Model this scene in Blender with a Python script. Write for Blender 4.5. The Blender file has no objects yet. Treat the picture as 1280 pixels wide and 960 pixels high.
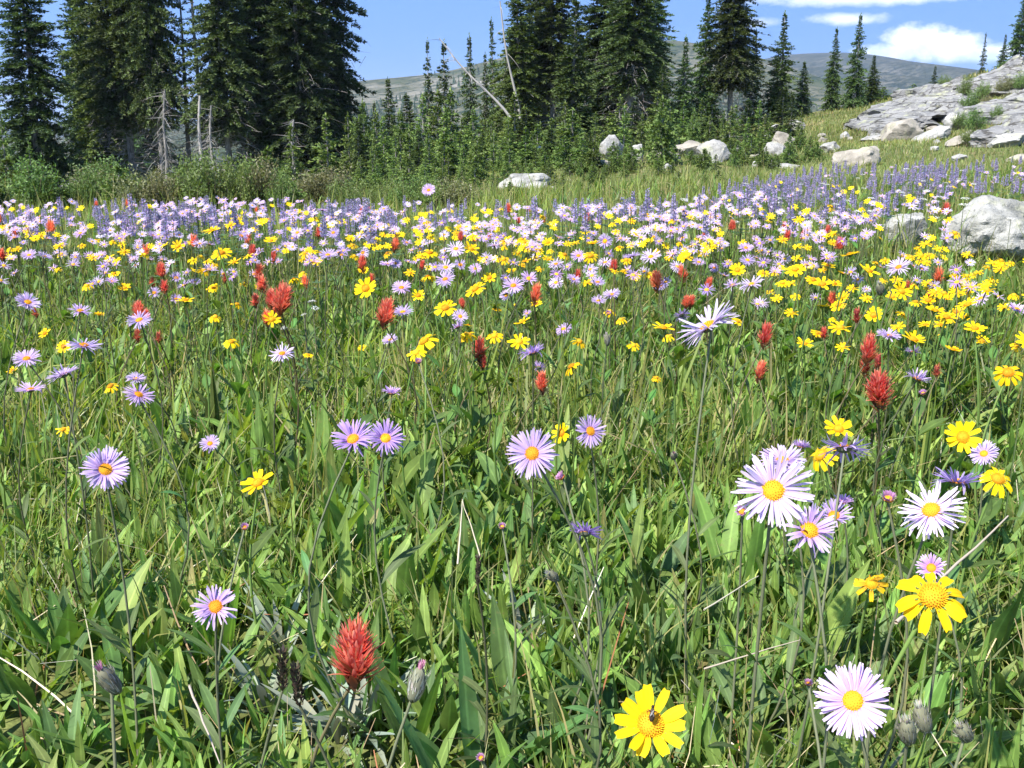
import bpy, math, random
import numpy as np
from mathutils import Vector, Matrix, noise as mnoise

# ------------------------------------------------------------------ basics
R0 = np.random.default_rng(7)
scene = bpy.context.scene
COL = scene.collection
PI = math.pi
F = 1256.0                      # focal length for a 1280 wide frame
PITCH = math.radians(14.7)
CAMZ = 0.64
CP, SP = math.cos(PITCH), math.sin(PITCH)

cam_d = bpy.data.cameras.new('camera'); cam = bpy.data.objects.new('camera', cam_d); COL.objects.link(cam)
cam.location = (0, 0, CAMZ); cam.rotation_euler = (PI/2 - PITCH, 0, 0)
cam_d.sensor_width = 36; cam_d.lens = F/1280*36; cam_d.clip_start = 0.02; cam_d.clip_end = 9000
scene.camera = cam

def ray(px, py):
    """view direction for a pixel of the 1280x960 photograph, y component scaled to 1"""
    px = np.asarray(px, float); py = np.asarray(py, float)
    a = (px-640)/F; b = (480-py)/F
    y = CP + b*SP; z = -SP + b*CP
    return a/y, z/y
def at(px, py, Y):
    u, v = ray(px, py)
    return u*Y, Y, CAMZ + v*Y
def pix_per_m(Y, z=0.3):
    return F/(Y*CP + (CAMZ-z)*SP)

# ------------------------------------------------------------------ terrain
GP = [(0,298,7),(250,298,7),(450,297,7),(640,298,7),(800,296,7),(0,262,10),(150,258,11),(0,248,18),(0,240,28),(150,236,28),(330,250,14),
      (330,236,28),(450,243,14),(450,212,28),(600,252,10),(656,240,14),(560,225,18),(750,233,13),(765,196,19),(690,203,19),(700,172,28),(560,180,30),
      (850,241,10),(895,206,16),(835,202,17),(880,172,28),(950,152,31),(1000,245,9),(1040,197,16),(1077,209,14),(1000,166,24),
      (1040,142,32),(1110,148,27),(1133,178,20),(1200,166,20),(1280,192,14),(1280,145,20),(1280,97,27),(1220,94,30),(1150,118,30),
      (1280,352,4),(1130,345,4),(1160,262,7.5),(1280,262,7.5),(1190,215,11)]
cx, cy, cz = [], [], []
for p, q, Y in GP:
    x, y, z = at(p, q, Y); cx.append(float(x)); cy.append(Y); cz.append(float(z))
for Y in (-4, -1.5, 0, 1, 2, 3):
    for x in (-5, -2.5, 0, 2.5, 5):
        cx.append(x); cy.append(Y); cz.append(0.0)
for x, y, z in ((-20,20,-1.1),(-20,35,-1.8),(0,42,-.2),(-10,40,-1.6),(18,42,1.2),(18,20,2.2),(24,32,2.6),(-10,6,-.1),(12,6,.35),(-14,-6,0),(14,-6,0.2),(-18,8,-.4),(20,8,1.0)):
    cx.append(x); cy.append(y); cz.append(z)
cx, cy, cz = map(np.array, (cx, cy, cz))
def _phi(r2): return np.sqrt(r2 + 1.2)
_A = _phi((cx[:,None]-cx[None])**2 + (cy[:,None]-cy[None])**2)
n_ = len(cx)
_M = np.zeros((n_+1, n_+1)); _M[:n_,:n_] = _A + np.eye(n_)*-0.02; _M[:n_,n_] = 1; _M[n_,:n_] = 1
_W = np.linalg.solve(_M, np.append(cz, 0))
def gz(X, Y):
    X = np.asarray(X, float); Y = np.asarray(Y, float)
    sh = np.broadcast(X, Y).shape
    x = np.broadcast_to(X, sh).ravel(); y = np.broadcast_to(Y, sh).ravel()
    xc = np.clip(x, -26, 30); yc = np.clip(y, -9, 46)
    out = np.zeros(len(x))
    for i in range(0, len(x), 40000):
        s = slice(i, i+40000)
        out[s] = _phi((xc[s,None]-cx)**2 + (yc[s,None]-cy)**2) @ _W[:n_] + _W[n_]
    out += 0.012*np.sin(3.1*x+1.3*y)*np.clip(np.abs(y)/4, 0, 1) + 0.02*np.sin(1.1*x-0.7*y+1)*np.clip(np.abs(y)/8, 0, 1)
    r = np.hypot(x-2, y-14)
    t = np.clip((r-30)/90, 0, 1); t = t*t*(3-2*t)
    t2 = np.clip((r-110)/300, 0, 1)
    out = out*(1-t) - 14*t - 34*t2
    return out.reshape(sh)
def march(px, py, h):
    """where the line of sight of a pixel comes down to height h over the ground"""
    px = np.atleast_1d(np.asarray(px, float)); py = np.atleast_1d(np.asarray(py, float)); h = np.broadcast_to(np.asarray(h, float), px.shape)
    u, v = ray(px, py)
    Y = np.full(px.shape, .3); done = np.zeros(px.shape, bool); ok = np.zeros(px.shape, bool)
    for _ in range(260):
        d = CAMZ + v*Y - gz(u*Y, Y) - h
        hit = (d <= 0) & ~done
        ok |= hit; done |= hit
        if done.all() or Y[~done].min() > 42: break
        Y = np.where(done, Y, Y + np.clip(d*1.2, .012, .35))
    return u*Y, Y, ok

# ------------------------------------------------------------------ mesh collectors
class Geo:
    def __init__(s): s.V=[]; s.F=[]; s.C=[]; s.M=[]; s.n=0
    def add(s, V, Fc, C, m=0):
        V = np.asarray(V, float).reshape(-1,3); Fc = np.asarray(Fc, int)
        C = np.asarray(C, float)
        if C.ndim == 1: C = np.tile(C, (len(V),1))
        if C.shape[1] == 3: C = np.hstack([C, np.zeros((len(C),1))])
        s.V.append(V); s.F.append(Fc + s.n); s.C.append(C); s.M.append(np.full(len(Fc), m)); s.n += len(V)
        return s
    def merge(s, g, mat=None, mo=0, sc=None):
        for V, Fc, C, M, off in zip(g.V, g.F, g.C, g.M, g.offs()):
            W = V.copy()
            if sc is not None: W = W*np.array(sc)
            if mat is not None:
                m = np.array(mat); W = W @ m[:3,:3].T + m[:3,3]
            s.V.append(W); s.F.append(Fc - off + s.n); s.C.append(C); s.M.append(M + mo); s.n += len(V)
        return s
    def offs(s):
        o = 0; r = []
        for V in s.V: r.append(o); o += len(V)
        return r
    def mesh(s, name, mats, smooth=True):
        me = bpy.data.meshes.new(name)
        V = np.concatenate(s.V); C = np.concatenate(s.C); M = np.concatenate(s.M)
        loops = np.concatenate([f.ravel() for f in s.F]); tot = np.concatenate([np.full(len(f), f.shape[1]) for f in s.F])
        me.vertices.add(len(V)); me.vertices.foreach_set('co', V.astype(np.float32).ravel())
        me.loops.add(len(loops)); me.loops.foreach_set('vertex_index', loops.astype(np.int32))
        me.polygons.add(len(tot)); st = np.concatenate([[0], np.cumsum(tot)[:-1]])
        me.polygons.foreach_set('loop_start', st.astype(np.int32))
        for m in (mats if isinstance(mats, (list, tuple)) else [mats]): me.materials.append(m)
        me.polygons.foreach_set('material_index', M.astype(np.int32))
        me.polygons.foreach_set('use_smooth', np.full(len(tot), smooth))
        a = me.attributes.new('col', 'FLOAT_COLOR', 'POINT')
        a.data.foreach_set('color', C.astype(np.float32).ravel())
        me.update(calc_edges=True); me.validate()
        return me

def vcol(c, n, rng, v=.15, hue=.06):
    c = np.tile(np.asarray(c, float), (n,1))
    return np.clip(c*(1+rng.normal(0, v, (n,1)))*(1+rng.normal(0, hue, (n,3))), .003, .95)

def strips(g, base, az, L, W, th0, kap, prof, col, tip=None, fold=0., roll=0., m=0, notch=0.):
    """many narrow curved strips (blades, leaves, petals): th0 = angle from the vertical, kap = bend along the length"""
    n = len(base); K = len(prof)-1
    bc = lambda a: np.broadcast_to(np.asarray(a, float), (n,))
    az, L, W, th0, kap, roll = map(bc, (az, L, W, th0, kap, roll))
    s = np.linspace(0, 1, K+1)
    th = th0[:,None] + kap[:,None]*s
    d = np.stack([np.sin(th)*np.cos(az)[:,None], np.sin(th)*np.sin(az)[:,None], np.cos(th)], -1)
    mid = (d[:,1:]+d[:,:-1])/2
    P = np.concatenate([np.zeros((n,1,3)), np.cumsum(mid, 1)], 1)*(L/K)[:,None,None] + np.asarray(base)[:,None]
    side = np.stack([-np.sin(az), np.cos(az), np.zeros(n)], -1)[:,None].repeat(K+1, 1)
    nor = np.cross(d, side)
    sd = side*np.cos(roll)[:,None,None] + nor*np.sin(roll)[:,None,None]
    nn = np.cross(d, sd)
    w = (W[:,None]*np.asarray(prof)[None]/2)[...,None]
    if fold:
        ce = P + nn*w*fold
        if notch: ce[:,-1] -= d[:,-1]*(L*notch)[:,None]
        vs = np.stack([P - sd*w, ce, P + sd*w], 2); C_ = 3
    else:
        vs = np.stack([P - sd*w, P + sd*w], 2); C_ = 2
    V = vs.reshape(-1, 3)
    idx = np.arange(n*(K+1)*C_).reshape(n, K+1, C_)
    q = np.stack([idx[:,:-1,:-1], idx[:,:-1,1:], idx[:,1:,1:], idx[:,1:,:-1]], -1).reshape(-1,4)
    c = np.asarray(col, float)
    if c.ndim == 1: c = np.tile(c, (n,1))
    cc = c[:,None].repeat(K+1, 1)
    if tip is not None:
        tp = np.asarray(tip, float); tp = np.tile(tp, (n,1)) if tp.ndim == 1 else tp
        k = (s**1.5)[None,:,None]; cc = cc*(1-k) + tp[:,None]*k
    cc = cc[:,:,None].repeat(C_, 2)
    al = np.zeros(cc.shape[:3]+(1,))
    if C_ == 3: al[:,:,1] = 1
    g.add(V, q, np.concatenate([cc, al], -1).reshape(-1,4), m)
    return g

def kites(g, base, d, up, L, W, col, m=0, mid=.42):
    """flat pointed sprays given by a base, a direction and a rough normal"""
    d = d/np.linalg.norm(d, axis=1, keepdims=True)
    sd = np.cross(d, up); sd /= np.maximum(np.linalg.norm(sd, axis=1, keepdims=True), 1e-6)
    L = np.broadcast_to(L, (len(d),))[:,None]; W = np.broadcast_to(W, (len(d),))[:,None]
    a = base; b = base + d*L*mid + sd*W/2; c = base + d*L; e = base + d*L*mid - sd*W/2
    V = np.stack([a,b,c,e], 1).reshape(-1,3)
    q = np.arange(len(V)).reshape(-1,4)
    col = np.asarray(col, float)
    if col.ndim == 1: col = np.tile(col, (len(d),1))
    g.add(V, q, col.repeat(4, 0), m)
    return g

def tube(g, pts, rad, col, n=6, m=0, cap=True):
    pts = np.asarray(pts, float); k = len(pts)
    rad = np.broadcast_to(np.asarray(rad, float), (k,))
    t = np.gradient(pts, axis=0); t /= np.maximum(np.linalg.norm(t, axis=1, keepdims=True), 1e-9)
    ref = np.tile([0.31, 0.95, 0.05], (k,1))
    a = np.cross(t, ref); a /= np.linalg.norm(a, axis=1, keepdims=True); b = np.cross(t, a)
    an = np.linspace(0, 2*PI, n, endpoint=False)
    V = pts[:,None] + rad[:,None,None]*(np.cos(an)[None,:,None]*a[:,None] + np.sin(an)[None,:,None]*b[:,None])
    idx = np.arange(k*n).reshape(k, n); nx = np.roll(idx, -1, 1)
    q = np.stack([idx[:-1], nx[:-1], nx[1:], idx[1:]], -1).reshape(-1,4)
    c = np.asarray(col, float)
    if c.ndim == 2: c = c.repeat(n, 0)
    g.add(V.reshape(-1,3), q, c, m)
    return g

def dome(g, r, h, col, col2, nr=6, na=16, m=0, full=False, bump=0., rng=R0):
    """a dome (or, full, an egg) round z"""
    ph = np.linspace(0.02, (PI if full else PI/2), nr+1)
    an = np.linspace(0, 2*PI, na, endpoint=False)
    rr = 1 + rng.normal(0, bump, (nr+1, na)) if bump else np.ones((nr+1, na))
    x = r*np.sin(ph)[:,None]*np.cos(an)*rr; y = r*np.sin(ph)[:,None]*np.sin(an)*rr; z = h*np.cos(ph)[:,None]*rr
    V = np.stack([x,y,z], -1).reshape(-1,3)
    idx = np.arange((nr+1)*na).reshape(nr+1, na); nx = np.roll(idx, -1, 1)
    q = np.stack([idx[:-1], idx[1:], nx[1:], nx[:-1]], -1).reshape(-1,4)
    t = np.sin(ph)[:,None,None]**2
    c = (np.asarray(col2)*(1-t) + np.asarray(col)*t).repeat(na, 1).reshape(-1,3)
    g.add(V, q, c, m)
    g.add(V[:na], np.array([list(range(na))]), c[:na], m)
    return g

# ------------------------------------------------------------------ materials
def newmat(name):
    m = bpy.data.materials.new(name); m.use_nodes = True
    nt = m.node_tree; nt.nodes.clear()
    return m, nt, nt.nodes, nt.links
def nd(nodes, t, **k):
    n = nodes.new(t)
    for a, v in k.items(): setattr(n, a, v)
    return n
def leafmat(name, trans=.35, rough=.5, spec=.35, tcol=(1.25,1.25,.55), vary=.12, hue=.02, noise_scale=0, vein=None, spots=0.):
    m, nt, N, L = newmat(name)
    at_ = nd(N, 'ShaderNodeAttribute', attribute_name='col')
    oi = nd(N, 'ShaderNodeObjectInfo')
    hs = nd(N, 'ShaderNodeHueSaturation')
    mr = nd(N, 'ShaderNodeMapRange'); mr.inputs['To Min'].default_value = 1-vary; mr.inputs['To Max'].default_value = 1+vary
    mh = nd(N, 'ShaderNodeMapRange'); mh.inputs['To Min'].default_value = .5-hue; mh.inputs['To Max'].default_value = .5+hue
    L.new(oi.outputs['Random'], mr.inputs['Value']); L.new(oi.outputs['Random'], mh.inputs['Value'])
    L.new(mr.outputs[0], hs.inputs['Value']); L.new(mh.outputs[0], hs.inputs['Hue']); L.new(at_.outputs['Color'], hs.inputs['Color'])
    src = hs.outputs['Color']
    if noise_scale:
        tc = nd(N, 'ShaderNodeTexCoord'); nz = nd(N, 'ShaderNodeTexNoise'); nz.inputs['Scale'].default_value = noise_scale; nz.inputs['Detail'].default_value = 3
        L.new(tc.outputs['Object'], nz.inputs['Vector'])
        r2 = nd(N, 'ShaderNodeMapRange'); r2.inputs['From Min'].default_value = .3; r2.inputs['From Max'].default_value = .7
        r2.inputs['To Min'].default_value = .72; r2.inputs['To Max'].default_value = 1.25; L.new(nz.outputs[0], r2.inputs['Value'])
        mx = nd(N, 'ShaderNodeMix', data_type='RGBA', blend_type='MULTIPLY'); mx.inputs[0].default_value = 1
        L.new(src, mx.inputs[6]); L.new(r2.outputs[0], mx.inputs[7]); src = mx.outputs[2]
    def op(o_, a, b, cl=False):
        n = nd(N, 'ShaderNodeMath', operation=o_); n.use_clamp = cl
        for i, v in enumerate((a, b)):
            if v is None: continue
            if isinstance(v, (int, float)): n.inputs[i].default_value = v
            else: L.new(v, n.inputs[i])
        return n.outputs[0]
    if vein:
        al = at_.outputs['Alpha']
        if vein[0] == 'mid': f = op('MULTIPLY', op('SUBTRACT', al, .80), 6., True)
        else: f = op('MULTIPLY', op('SINE', op('MULTIPLY', al, vein[2]), None), .5, True)
        mv = nd(N, 'ShaderNodeMix', data_type='RGBA', blend_type='MULTIPLY'); L.new(op('MULTIPLY', f, vein[3] if len(vein) > 3 else 1.), mv.inputs[0]); L.new(src, mv.inputs[6]); mv.inputs[7].default_value = (*vein[1],1); src = mv.outputs[2]
    if spots:
        tc2 = nd(N, 'ShaderNodeTexCoord'); n2 = nd(N, 'ShaderNodeTexNoise'); n2.inputs['Scale'].default_value = spots; n2.inputs['Detail'].default_value = 4; n2.inputs['Roughness'].default_value = .7
        L.new(tc2.outputs['Object'], n2.inputs['Vector'])
        ms = nd(N, 'ShaderNodeMix', data_type='RGBA'); L.new(op('MULTIPLY', op('SUBTRACT', n2.outputs[0], .62), 9., True), ms.inputs[0]); L.new(src, ms.inputs[6]); ms.inputs[7].default_value = (.20,.17,.07,1); src = ms.outputs[2]
    pb = nd(N, 'ShaderNodeBsdfPrincipled'); pb.inputs['Roughness'].default_value = rough; pb.inputs['Specular IOR Level'].default_value = spec
    L.new(src, pb.inputs['Base Color'])
    out = nd(N, 'ShaderNodeOutputMaterial')
    if trans:
        mu = nd(N, 'ShaderNodeMix', data_type='RGBA', blend_type='MULTIPLY'); mu.inputs[0].default_value = 1
        mu.inputs[7].default_value = (*tcol, 1); L.new(src, mu.inputs[6])
        tr = nd(N, 'ShaderNodeBsdfTranslucent'); L.new(mu.outputs[2], tr.inputs['Color'])
        mix = nd(N, 'ShaderNodeMixShader'); mix.inputs[0].default_value = trans
        L.new(pb.outputs[0], mix.inputs[1]); L.new(tr.outputs[0], mix.inputs[2]); L.new(mix.outputs[0], out.inputs[0])
    else: L.new(pb.outputs[0], out.inputs[0])
    return m
M_GRASS = leafmat('grass_blade', .46, .5, .3, (1.35,1.3,.5), 0, 0)
M_LEAF = leafmat('meadow_leaf', .42, .55, .28, (1.35,1.35,.45), .15, .015, 45, ('mid', (1.5,1.45,1.5)), 90)
M_SILVER = leafmat('silvery_leaf', .2, .75, .15, (1,1,.8), .1, .01)
M_STRAW = leafmat('dry_straw', .2, .7, .2, (1.1,1,.8), .1, .01)
M_STEM = leafmat('flower_stem', .1, .6, .25, (1.1,1.1,.7), .12, .01)
M_PETAL = leafmat('lilac_petal', .45, .65, .1, (1.0,.94,1.05), .08, .024, 0, ('rib', (.80,.74,.86), 9., 1.))
M_YPETAL = leafmat('yellow_petal', .42, .6, .12, (1.05,.95,.7), .07, .010, 0, ('rib', (.9,.72,.6), 8., 1.))
M_BRACT = leafmat('red_bract', .46, .65, .12, (1.1,.85,.8), .12, .014)
M_DISC = leafmat('flower_disc', .08, .75, .15, (1,1,1), .08, .01, 0)
M_NEEDLE = leafmat('fir_needle', .2, .6, .22, (1.25,1.3,.5), .2, .014)
M_BUSH = leafmat('bush_leaf', .3, .5, .35, (1.3,1.3,.5), .16, .02)
M_DEAD = leafmat('dead_wood', 0, .85, .15, vary=.12, hue=.005)
M_HAIR = leafmat('hairy_seedhead', .2, .8, .15, (1,1,1), .1, .01)

def barkmat():
    m, nt, N, L = newmat('bark')
    tc = nd(N, 'ShaderNodeTexCoord'); mp = nd(N, 'ShaderNodeMapping'); mp.inputs['Scale'].default_value = (9,9,2.2)
    nz = nd(N, 'ShaderNodeTexNoise'); nz.inputs['Scale'].default_value = 3; nz.inputs['Detail'].default_value = 6
    cr = nd(N, 'ShaderNodeValToRGB'); cr.color_ramp.elements[0].color = (.07,.06,.05,1); cr.color_ramp.elements[1].color = (.34,.32,.29,1)
    cr.color_ramp.elements[0].position = .3; cr.color_ramp.elements[1].position = .7
    pb = nd(N, 'ShaderNodeBsdfPrincipled'); pb.inputs['Roughness'].default_value = .9
    bp = nd(N, 'ShaderNodeBump'); bp.inputs['Strength'].default_value = .5; bp.inputs['Distance'].default_value = .02
    out = nd(N, 'ShaderNodeOutputMaterial')
    L.new(tc.outputs['Object'], mp.inputs[0]); L.new(mp.outputs[0], nz.inputs['Vector']); L.new(nz.outputs[0], cr.inputs[0]); L.new(cr.outputs[0], pb.inputs['Base Color'])
    L.new(nz.outputs[0], bp.inputs['Height']); L.new(bp.outputs[0], pb.inputs['Normal']); L.new(pb.outputs[0], out.inputs[0])
    return m
M_BARK = barkmat()

def rockmat(name, light, dark, lich, strat=False, sc=1.0):
    m, nt, N, L = newmat(name)
    tc = nd(N, 'ShaderNodeTexCoord'); oi = nd(N, 'ShaderNodeObjectInfo')
    ad = nd(N, 'ShaderNodeVectorMath', operation='ADD'); L.new(tc.outputs['Object'], ad.inputs[0])
    ml = nd(N, 'ShaderNodeMath', operation='MULTIPLY'); ml.inputs[1].default_value = 37; L.new(oi.outputs['Random'], ml.inputs[0]); L.new(ml.outputs[0], ad.inputs[1])
    vec = ad.outputs[0]
    if strat:
        mp = nd(N, 'ShaderNodeMapping'); mp.inputs['Rotation'].default_value = (0, .52, .2); mp.inputs['Scale'].default_value = (.5,.5,3.2)
        L.new(vec, mp.inputs[0]); vec2 = mp.outputs[0]
    else: vec2 = vec
    n1 = nd(N, 'ShaderNodeTexNoise'); n1.inputs['Scale'].default_value = 3.5*sc; n1.inputs['Detail'].default_value = 8; n1.inputs['Roughness'].default_value = .65
    L.new(vec2, n1.inputs['Vector'])
    c1 = nd(N, 'ShaderNodeValToRGB'); e = c1.color_ramp.elements; e[0].position = .34; e[0].color = (*dark,1); e[1].position = .56; e[1].color = (*light,1)
    L.new(n1.outputs[0], c1.inputs[0])
    n2 = nd(N, 'ShaderNodeTexNoise'); n2.inputs['Scale'].default_value = 26*sc; n2.inputs['Detail'].default_value = 5; n2.inputs['Roughness'].default_value = .7
    L.new(vec, n2.inputs['Vector'])
    r2 = nd(N, 'ShaderNodeValToRGB'); r2.color_ramp.elements[0].position = .55; r2.color_ramp.elements[1].position = .68
    L.new(n2.outputs[0], r2.inputs[0])
    mx = nd(N, 'ShaderNodeMix', data_type='RGBA'); L.new(r2.outputs[0], mx.inputs[0]); L.new(c1.outputs[0], mx.inputs[6]); mx.inputs[7].default_value = (*lich,1)
    n3 = nd(N, 'ShaderNodeTexNoise'); n3.inputs['Scale'].default_value = 6*sc; n3.inputs['Detail'].default_value = 4; L.new(vec, n3.inputs['Vector'])
    r3 = nd(N, 'ShaderNodeValToRGB'); r3.color_ramp.elements[0].position = .56; r3.color_ramp.elements[1].position = .7; r3.color_ramp.elements[1].color = (.6,.6,.6,1)
    L.new(n3.outputs[0], r3.inputs[0])
    m2 = nd(N, 'ShaderNodeMix', data_type='RGBA'); L.new(r3.outputs[0], m2.inputs[0]); L.new(mx.outputs[2], m2.inputs[6]); m2.inputs[7].default_value = (.34,.35,.2,1)
    if strat:
        mp2 = nd(N, 'ShaderNodeMapping'); mp2.inputs['Rotation'].default_value = (0,.52,.2); mp2.inputs['Scale'].default_value = (.55,.55,2.6); L.new(vec, mp2.inputs[0])
        dn = nd(N, 'ShaderNodeVectorMath', operation='MULTIPLY_ADD'); L.new(n1.outputs['Color'], dn.inputs[0]); dn.inputs[1].default_value = (.5,.5,.5); L.new(mp2.outputs[0], dn.inputs[2])
        vo = nd(N, 'ShaderNodeTexVoronoi', feature='DISTANCE_TO_EDGE'); vo.inputs['Scale'].default_value = 1.7; L.new(dn.outputs[0], vo.inputs['Vector'])
        rc = nd(N, 'ShaderNodeValToRGB'); rc.color_ramp.elements[0].position = .012; rc.color_ramp.elements[0].color = (.34,.32,.29,1); rc.color_ramp.elements[1].position = .05; L.new(vo.outputs['Distance'], rc.inputs[0])
        m3 = nd(N, 'ShaderNodeMix', data_type='RGBA', blend_type='MULTIPLY'); m3.inputs[0].default_value = 1; L.new(m2.outputs[2], m3.inputs[6]); L.new(rc.outputs[0], m3.inputs[7]); m2 = m3
    pb = nd(N, 'ShaderNodeBsdfPrincipled'); pb.inputs['Roughness'].default_value = .88; pb.inputs['Specular IOR Level'].default_value = .25
    L.new(m2.outputs[2], pb.inputs['Base Color'])
    b1 = nd(N, 'ShaderNodeBump'); b1.inputs['Strength'].default_value = .8; b1.inputs['Distance'].default_value = .06
    L.new(n1.outputs[0], b1.inputs['Height'])
    b2 = nd(N, 'ShaderNodeBump'); b2.inputs['Strength'].default_value = .6; b2.inputs['Distance'].default_value = .01
    L.new(n2.outputs[0], b2.inputs['Height']); L.new(b1.outputs[0], b2.inputs['Normal']); L.new(b2.outputs[0], pb.inputs['Normal'])
    out = nd(N, 'ShaderNodeOutputMaterial'); L.new(pb.outputs[0], out.inputs[0])
    return m
M_ROCK = rockmat('pale_granite', (.34,.33,.305), (.16,.155,.14), (.11,.11,.10))
M_LICHEN = rockmat('lichened_granite', (.31,.305,.275), (.15,.15,.13), (.075,.075,.065), False, 1.7)
M_ROCK2 = rockmat('buff_granite', (.31,.28,.23), (.16,.145,.12), (.2,.19,.16))
M_SLAB = rockmat('layered_grey_rock', (.20,.197,.19), (.08,.08,.078), (.33,.32,.28), True, .7)

def groundmat():
    m, nt, N, L = newmat('meadow_soil')
    tc = nd(N, 'ShaderNodeTexCoord')
    n1 = nd(N, 'ShaderNodeTexNoise'); n1.inputs['Scale'].default_value = 1.1; n1.inputs['Detail'].default_value = 8; n1.inputs['Roughness'].default_value = .65
    n2 = nd(N, 'ShaderNodeTexNoise'); n2.inputs['Scale'].default_value = 22; n2.inputs['Detail'].default_value = 6
    L.new(tc.outputs['Object'], n1.inputs['Vector']); L.new(tc.outputs['Object'], n2.inputs['Vector'])
    c1 = nd(N, 'ShaderNodeValToRGB'); e = c1.color_ramp.elements
    e[0].position = .35; e[0].color = (.075,.095,.03,1); e[1].position = .68; e[1].color = (.2,.17,.09,1)
    x = c1.color_ramp.elements.new(.52); x.color = (.115,.14,.05,1)
    L.new(n1.outputs[0], c1.inputs[0])
    c2 = nd(N, 'ShaderNodeValToRGB'); e = c2.color_ramp.elements; e[0].position = .35; e[0].color = (.5,.45,.4,1); e[1].position = .65; e[1].color = (1.25,1.2,1.05,1)
    L.new(n2.outputs[0], c2.inputs[0])
    mx = nd(N, 'ShaderNodeMix', data_type='RGBA', blend_type='MULTIPLY'); mx.inputs[0].default_value = 1
    L.new(c1.outputs[0], mx.inputs[6]); L.new(c2.outputs[0], mx.inputs[7])
    pb = nd(N, 'ShaderNodeBsdfPrincipled'); pb.inputs['Roughness'].default_value = .95; pb.inputs['Specular IOR Level'].default_value = .1
    L.new(mx.outputs[2], pb.inputs['Base Color'])
    b = nd(N, 'ShaderNodeBump'); b.inputs['Strength'].default_value = .7; b.inputs['Distance'].default_value = .03; L.new(n2.outputs[0], b.inputs['Height']); L.new(b.outputs[0], pb.inputs['Normal'])
    out = nd(N, 'ShaderNodeOutputMaterial'); L.new(pb.outputs[0], out.inputs[0])
    return m
M_GROUND = groundmat()

def hillmat(name, cols, sc, fpos=.6):
    m, nt, N, L = newmat(name)
    tc = nd(N, 'ShaderNodeTexCoord')
    mp = nd(N, 'ShaderNodeMapping'); mp.inputs['Scale'].default_value = (1,.45,1.0); L.new(tc.outputs['Object'], mp.inputs[0])
    n1 = nd(N, 'ShaderNodeTexNoise'); n1.inputs['Scale'].default_value = .011*sc; n1.inputs['Detail'].default_value = 9; n1.inputs['Roughness'].default_value = .68
    L.new(mp.outputs[0], n1.inputs['Vector'])
    c1 = nd(N, 'ShaderNodeValToRGB'); e = c1.color_ramp.elements
    e[0].position = .36; e[0].color = (*cols[0],1); e[1].position = .66; e[1].color = (*cols[2],1)
    x = e.new(.5); x.color = (*cols[1],1)
    L.new(n1.outputs[0], c1.inputs[0])
    n2 = nd(N, 'ShaderNodeTexNoise'); n2.inputs['Scale'].default_value = .05*sc; n2.inputs['Detail'].default_value = 8; n2.inputs['Roughness'].default_value = .75
    L.new(tc.outputs['Object'], n2.inputs['Vector'])
    r2 = nd(N, 'ShaderNodeValToRGB'); r2.color_ramp.elements[0].position = fpos-.03; r2.color_ramp.elements[1].position = fpos+.05
    L.new(n2.outputs[0], r2.inputs[0])
    mx = nd(N, 'ShaderNodeMix', data_type='RGBA'); L.new(r2.outputs[0], mx.inputs[0]); L.new(c1.outputs[0], mx.inputs[6]); mx.inputs[7].default_value = (*cols[3],1)
    pb = nd(N, 'ShaderNodeBsdfPrincipled'); pb.inputs['Roughness'].default_value = .95; pb.inputs['Specular IOR Level'].default_value = .05
    L.new(mx.outputs[2], pb.inputs['Base Color'])
    out = nd(N, 'ShaderNodeOutputMaterial'); L.new(pb.outputs[0], out.inputs[0])
    return m
M_HILL = hillmat('alpine_hillside', ((.045,.062,.032),(.078,.080,.050),(.21,.195,.165),(.018,.032,.019)), 2.6, .52)
M_HILL2 = hillmat('far_hillside', ((.024,.038,.025),(.055,.06,.044),(.13,.12,.10),(.015,.025,.018)), 2.4, .49)

# ------------------------------------------------------------------ scene helpers
def link(name, me, parent=None, loc=None, rot=None, sc=None):
    o = bpy.data.objects.new(name, me); COL.objects.link(o)
    if parent is not None: o.parent = parent
    if loc is not None: o.location = loc
    if rot is not None: o.rotation_euler = rot
    if sc is not None: o.scale = sc if hasattr(sc, '__len__') else (sc,)*3
    return o
def tag(o, label=None, cat=None, group=None, kind=None):
    if label: o['label'] = label
    if cat: o['category'] = cat
    if group: o['group'] = group
    if kind: o['kind'] = kind
    return o
def thing(name, loc, label, cat, group=None, rz=0.):
    o = bpy.data.objects.new(name, None); COL.objects.link(o); o.location = loc; o.rotation_euler = (0,0,rz)
    o.empty_display_size = .05
    return tag(o, label, cat, group)
import bmesh
HAZE = .00022
# ------------------------------------------------------------------ light, sky
SUN_AZ = Vector((-.68, -.73)).normalized(); SUN_EL = math.radians(51)
sdir = Vector((SUN_AZ.x*math.cos(SUN_EL), SUN_AZ.y*math.cos(SUN_EL), math.sin(SUN_EL)))
sl = bpy.data.lights.new('sun', 'SUN'); sl.energy = 4.3; sl.angle = math.radians(.53); sl.color = (1, .955, .88)
so = bpy.data.objects.new('sun', sl); COL.objects.link(so); so.rotation_euler = sdir.to_track_quat('Z', 'Y').to_euler(); so.location = (-30,-10,60)
world = bpy.data.worlds.new('World'); scene.world = world; world.use_nodes = True
nt = world.node_tree; N = nt.nodes; L = nt.links; N.clear()
sky = nd(N, 'ShaderNodeTexSky', sky_type='NISHITA'); sky.sun_disc = False
sky.sun_elevation = SUN_EL; sky.sun_rotation = math.atan2(sdir.x, sdir.y) % (2*PI); sky.altitude = 2200; sky.air_density = 1.0; sky.dust_density = .3; sky.ozone_density = 2.2
bg = nd(N, 'ShaderNodeBackground'); bg.inputs['Strength'].default_value = .145
out = nd(N, 'ShaderNodeOutputWorld')
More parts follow.
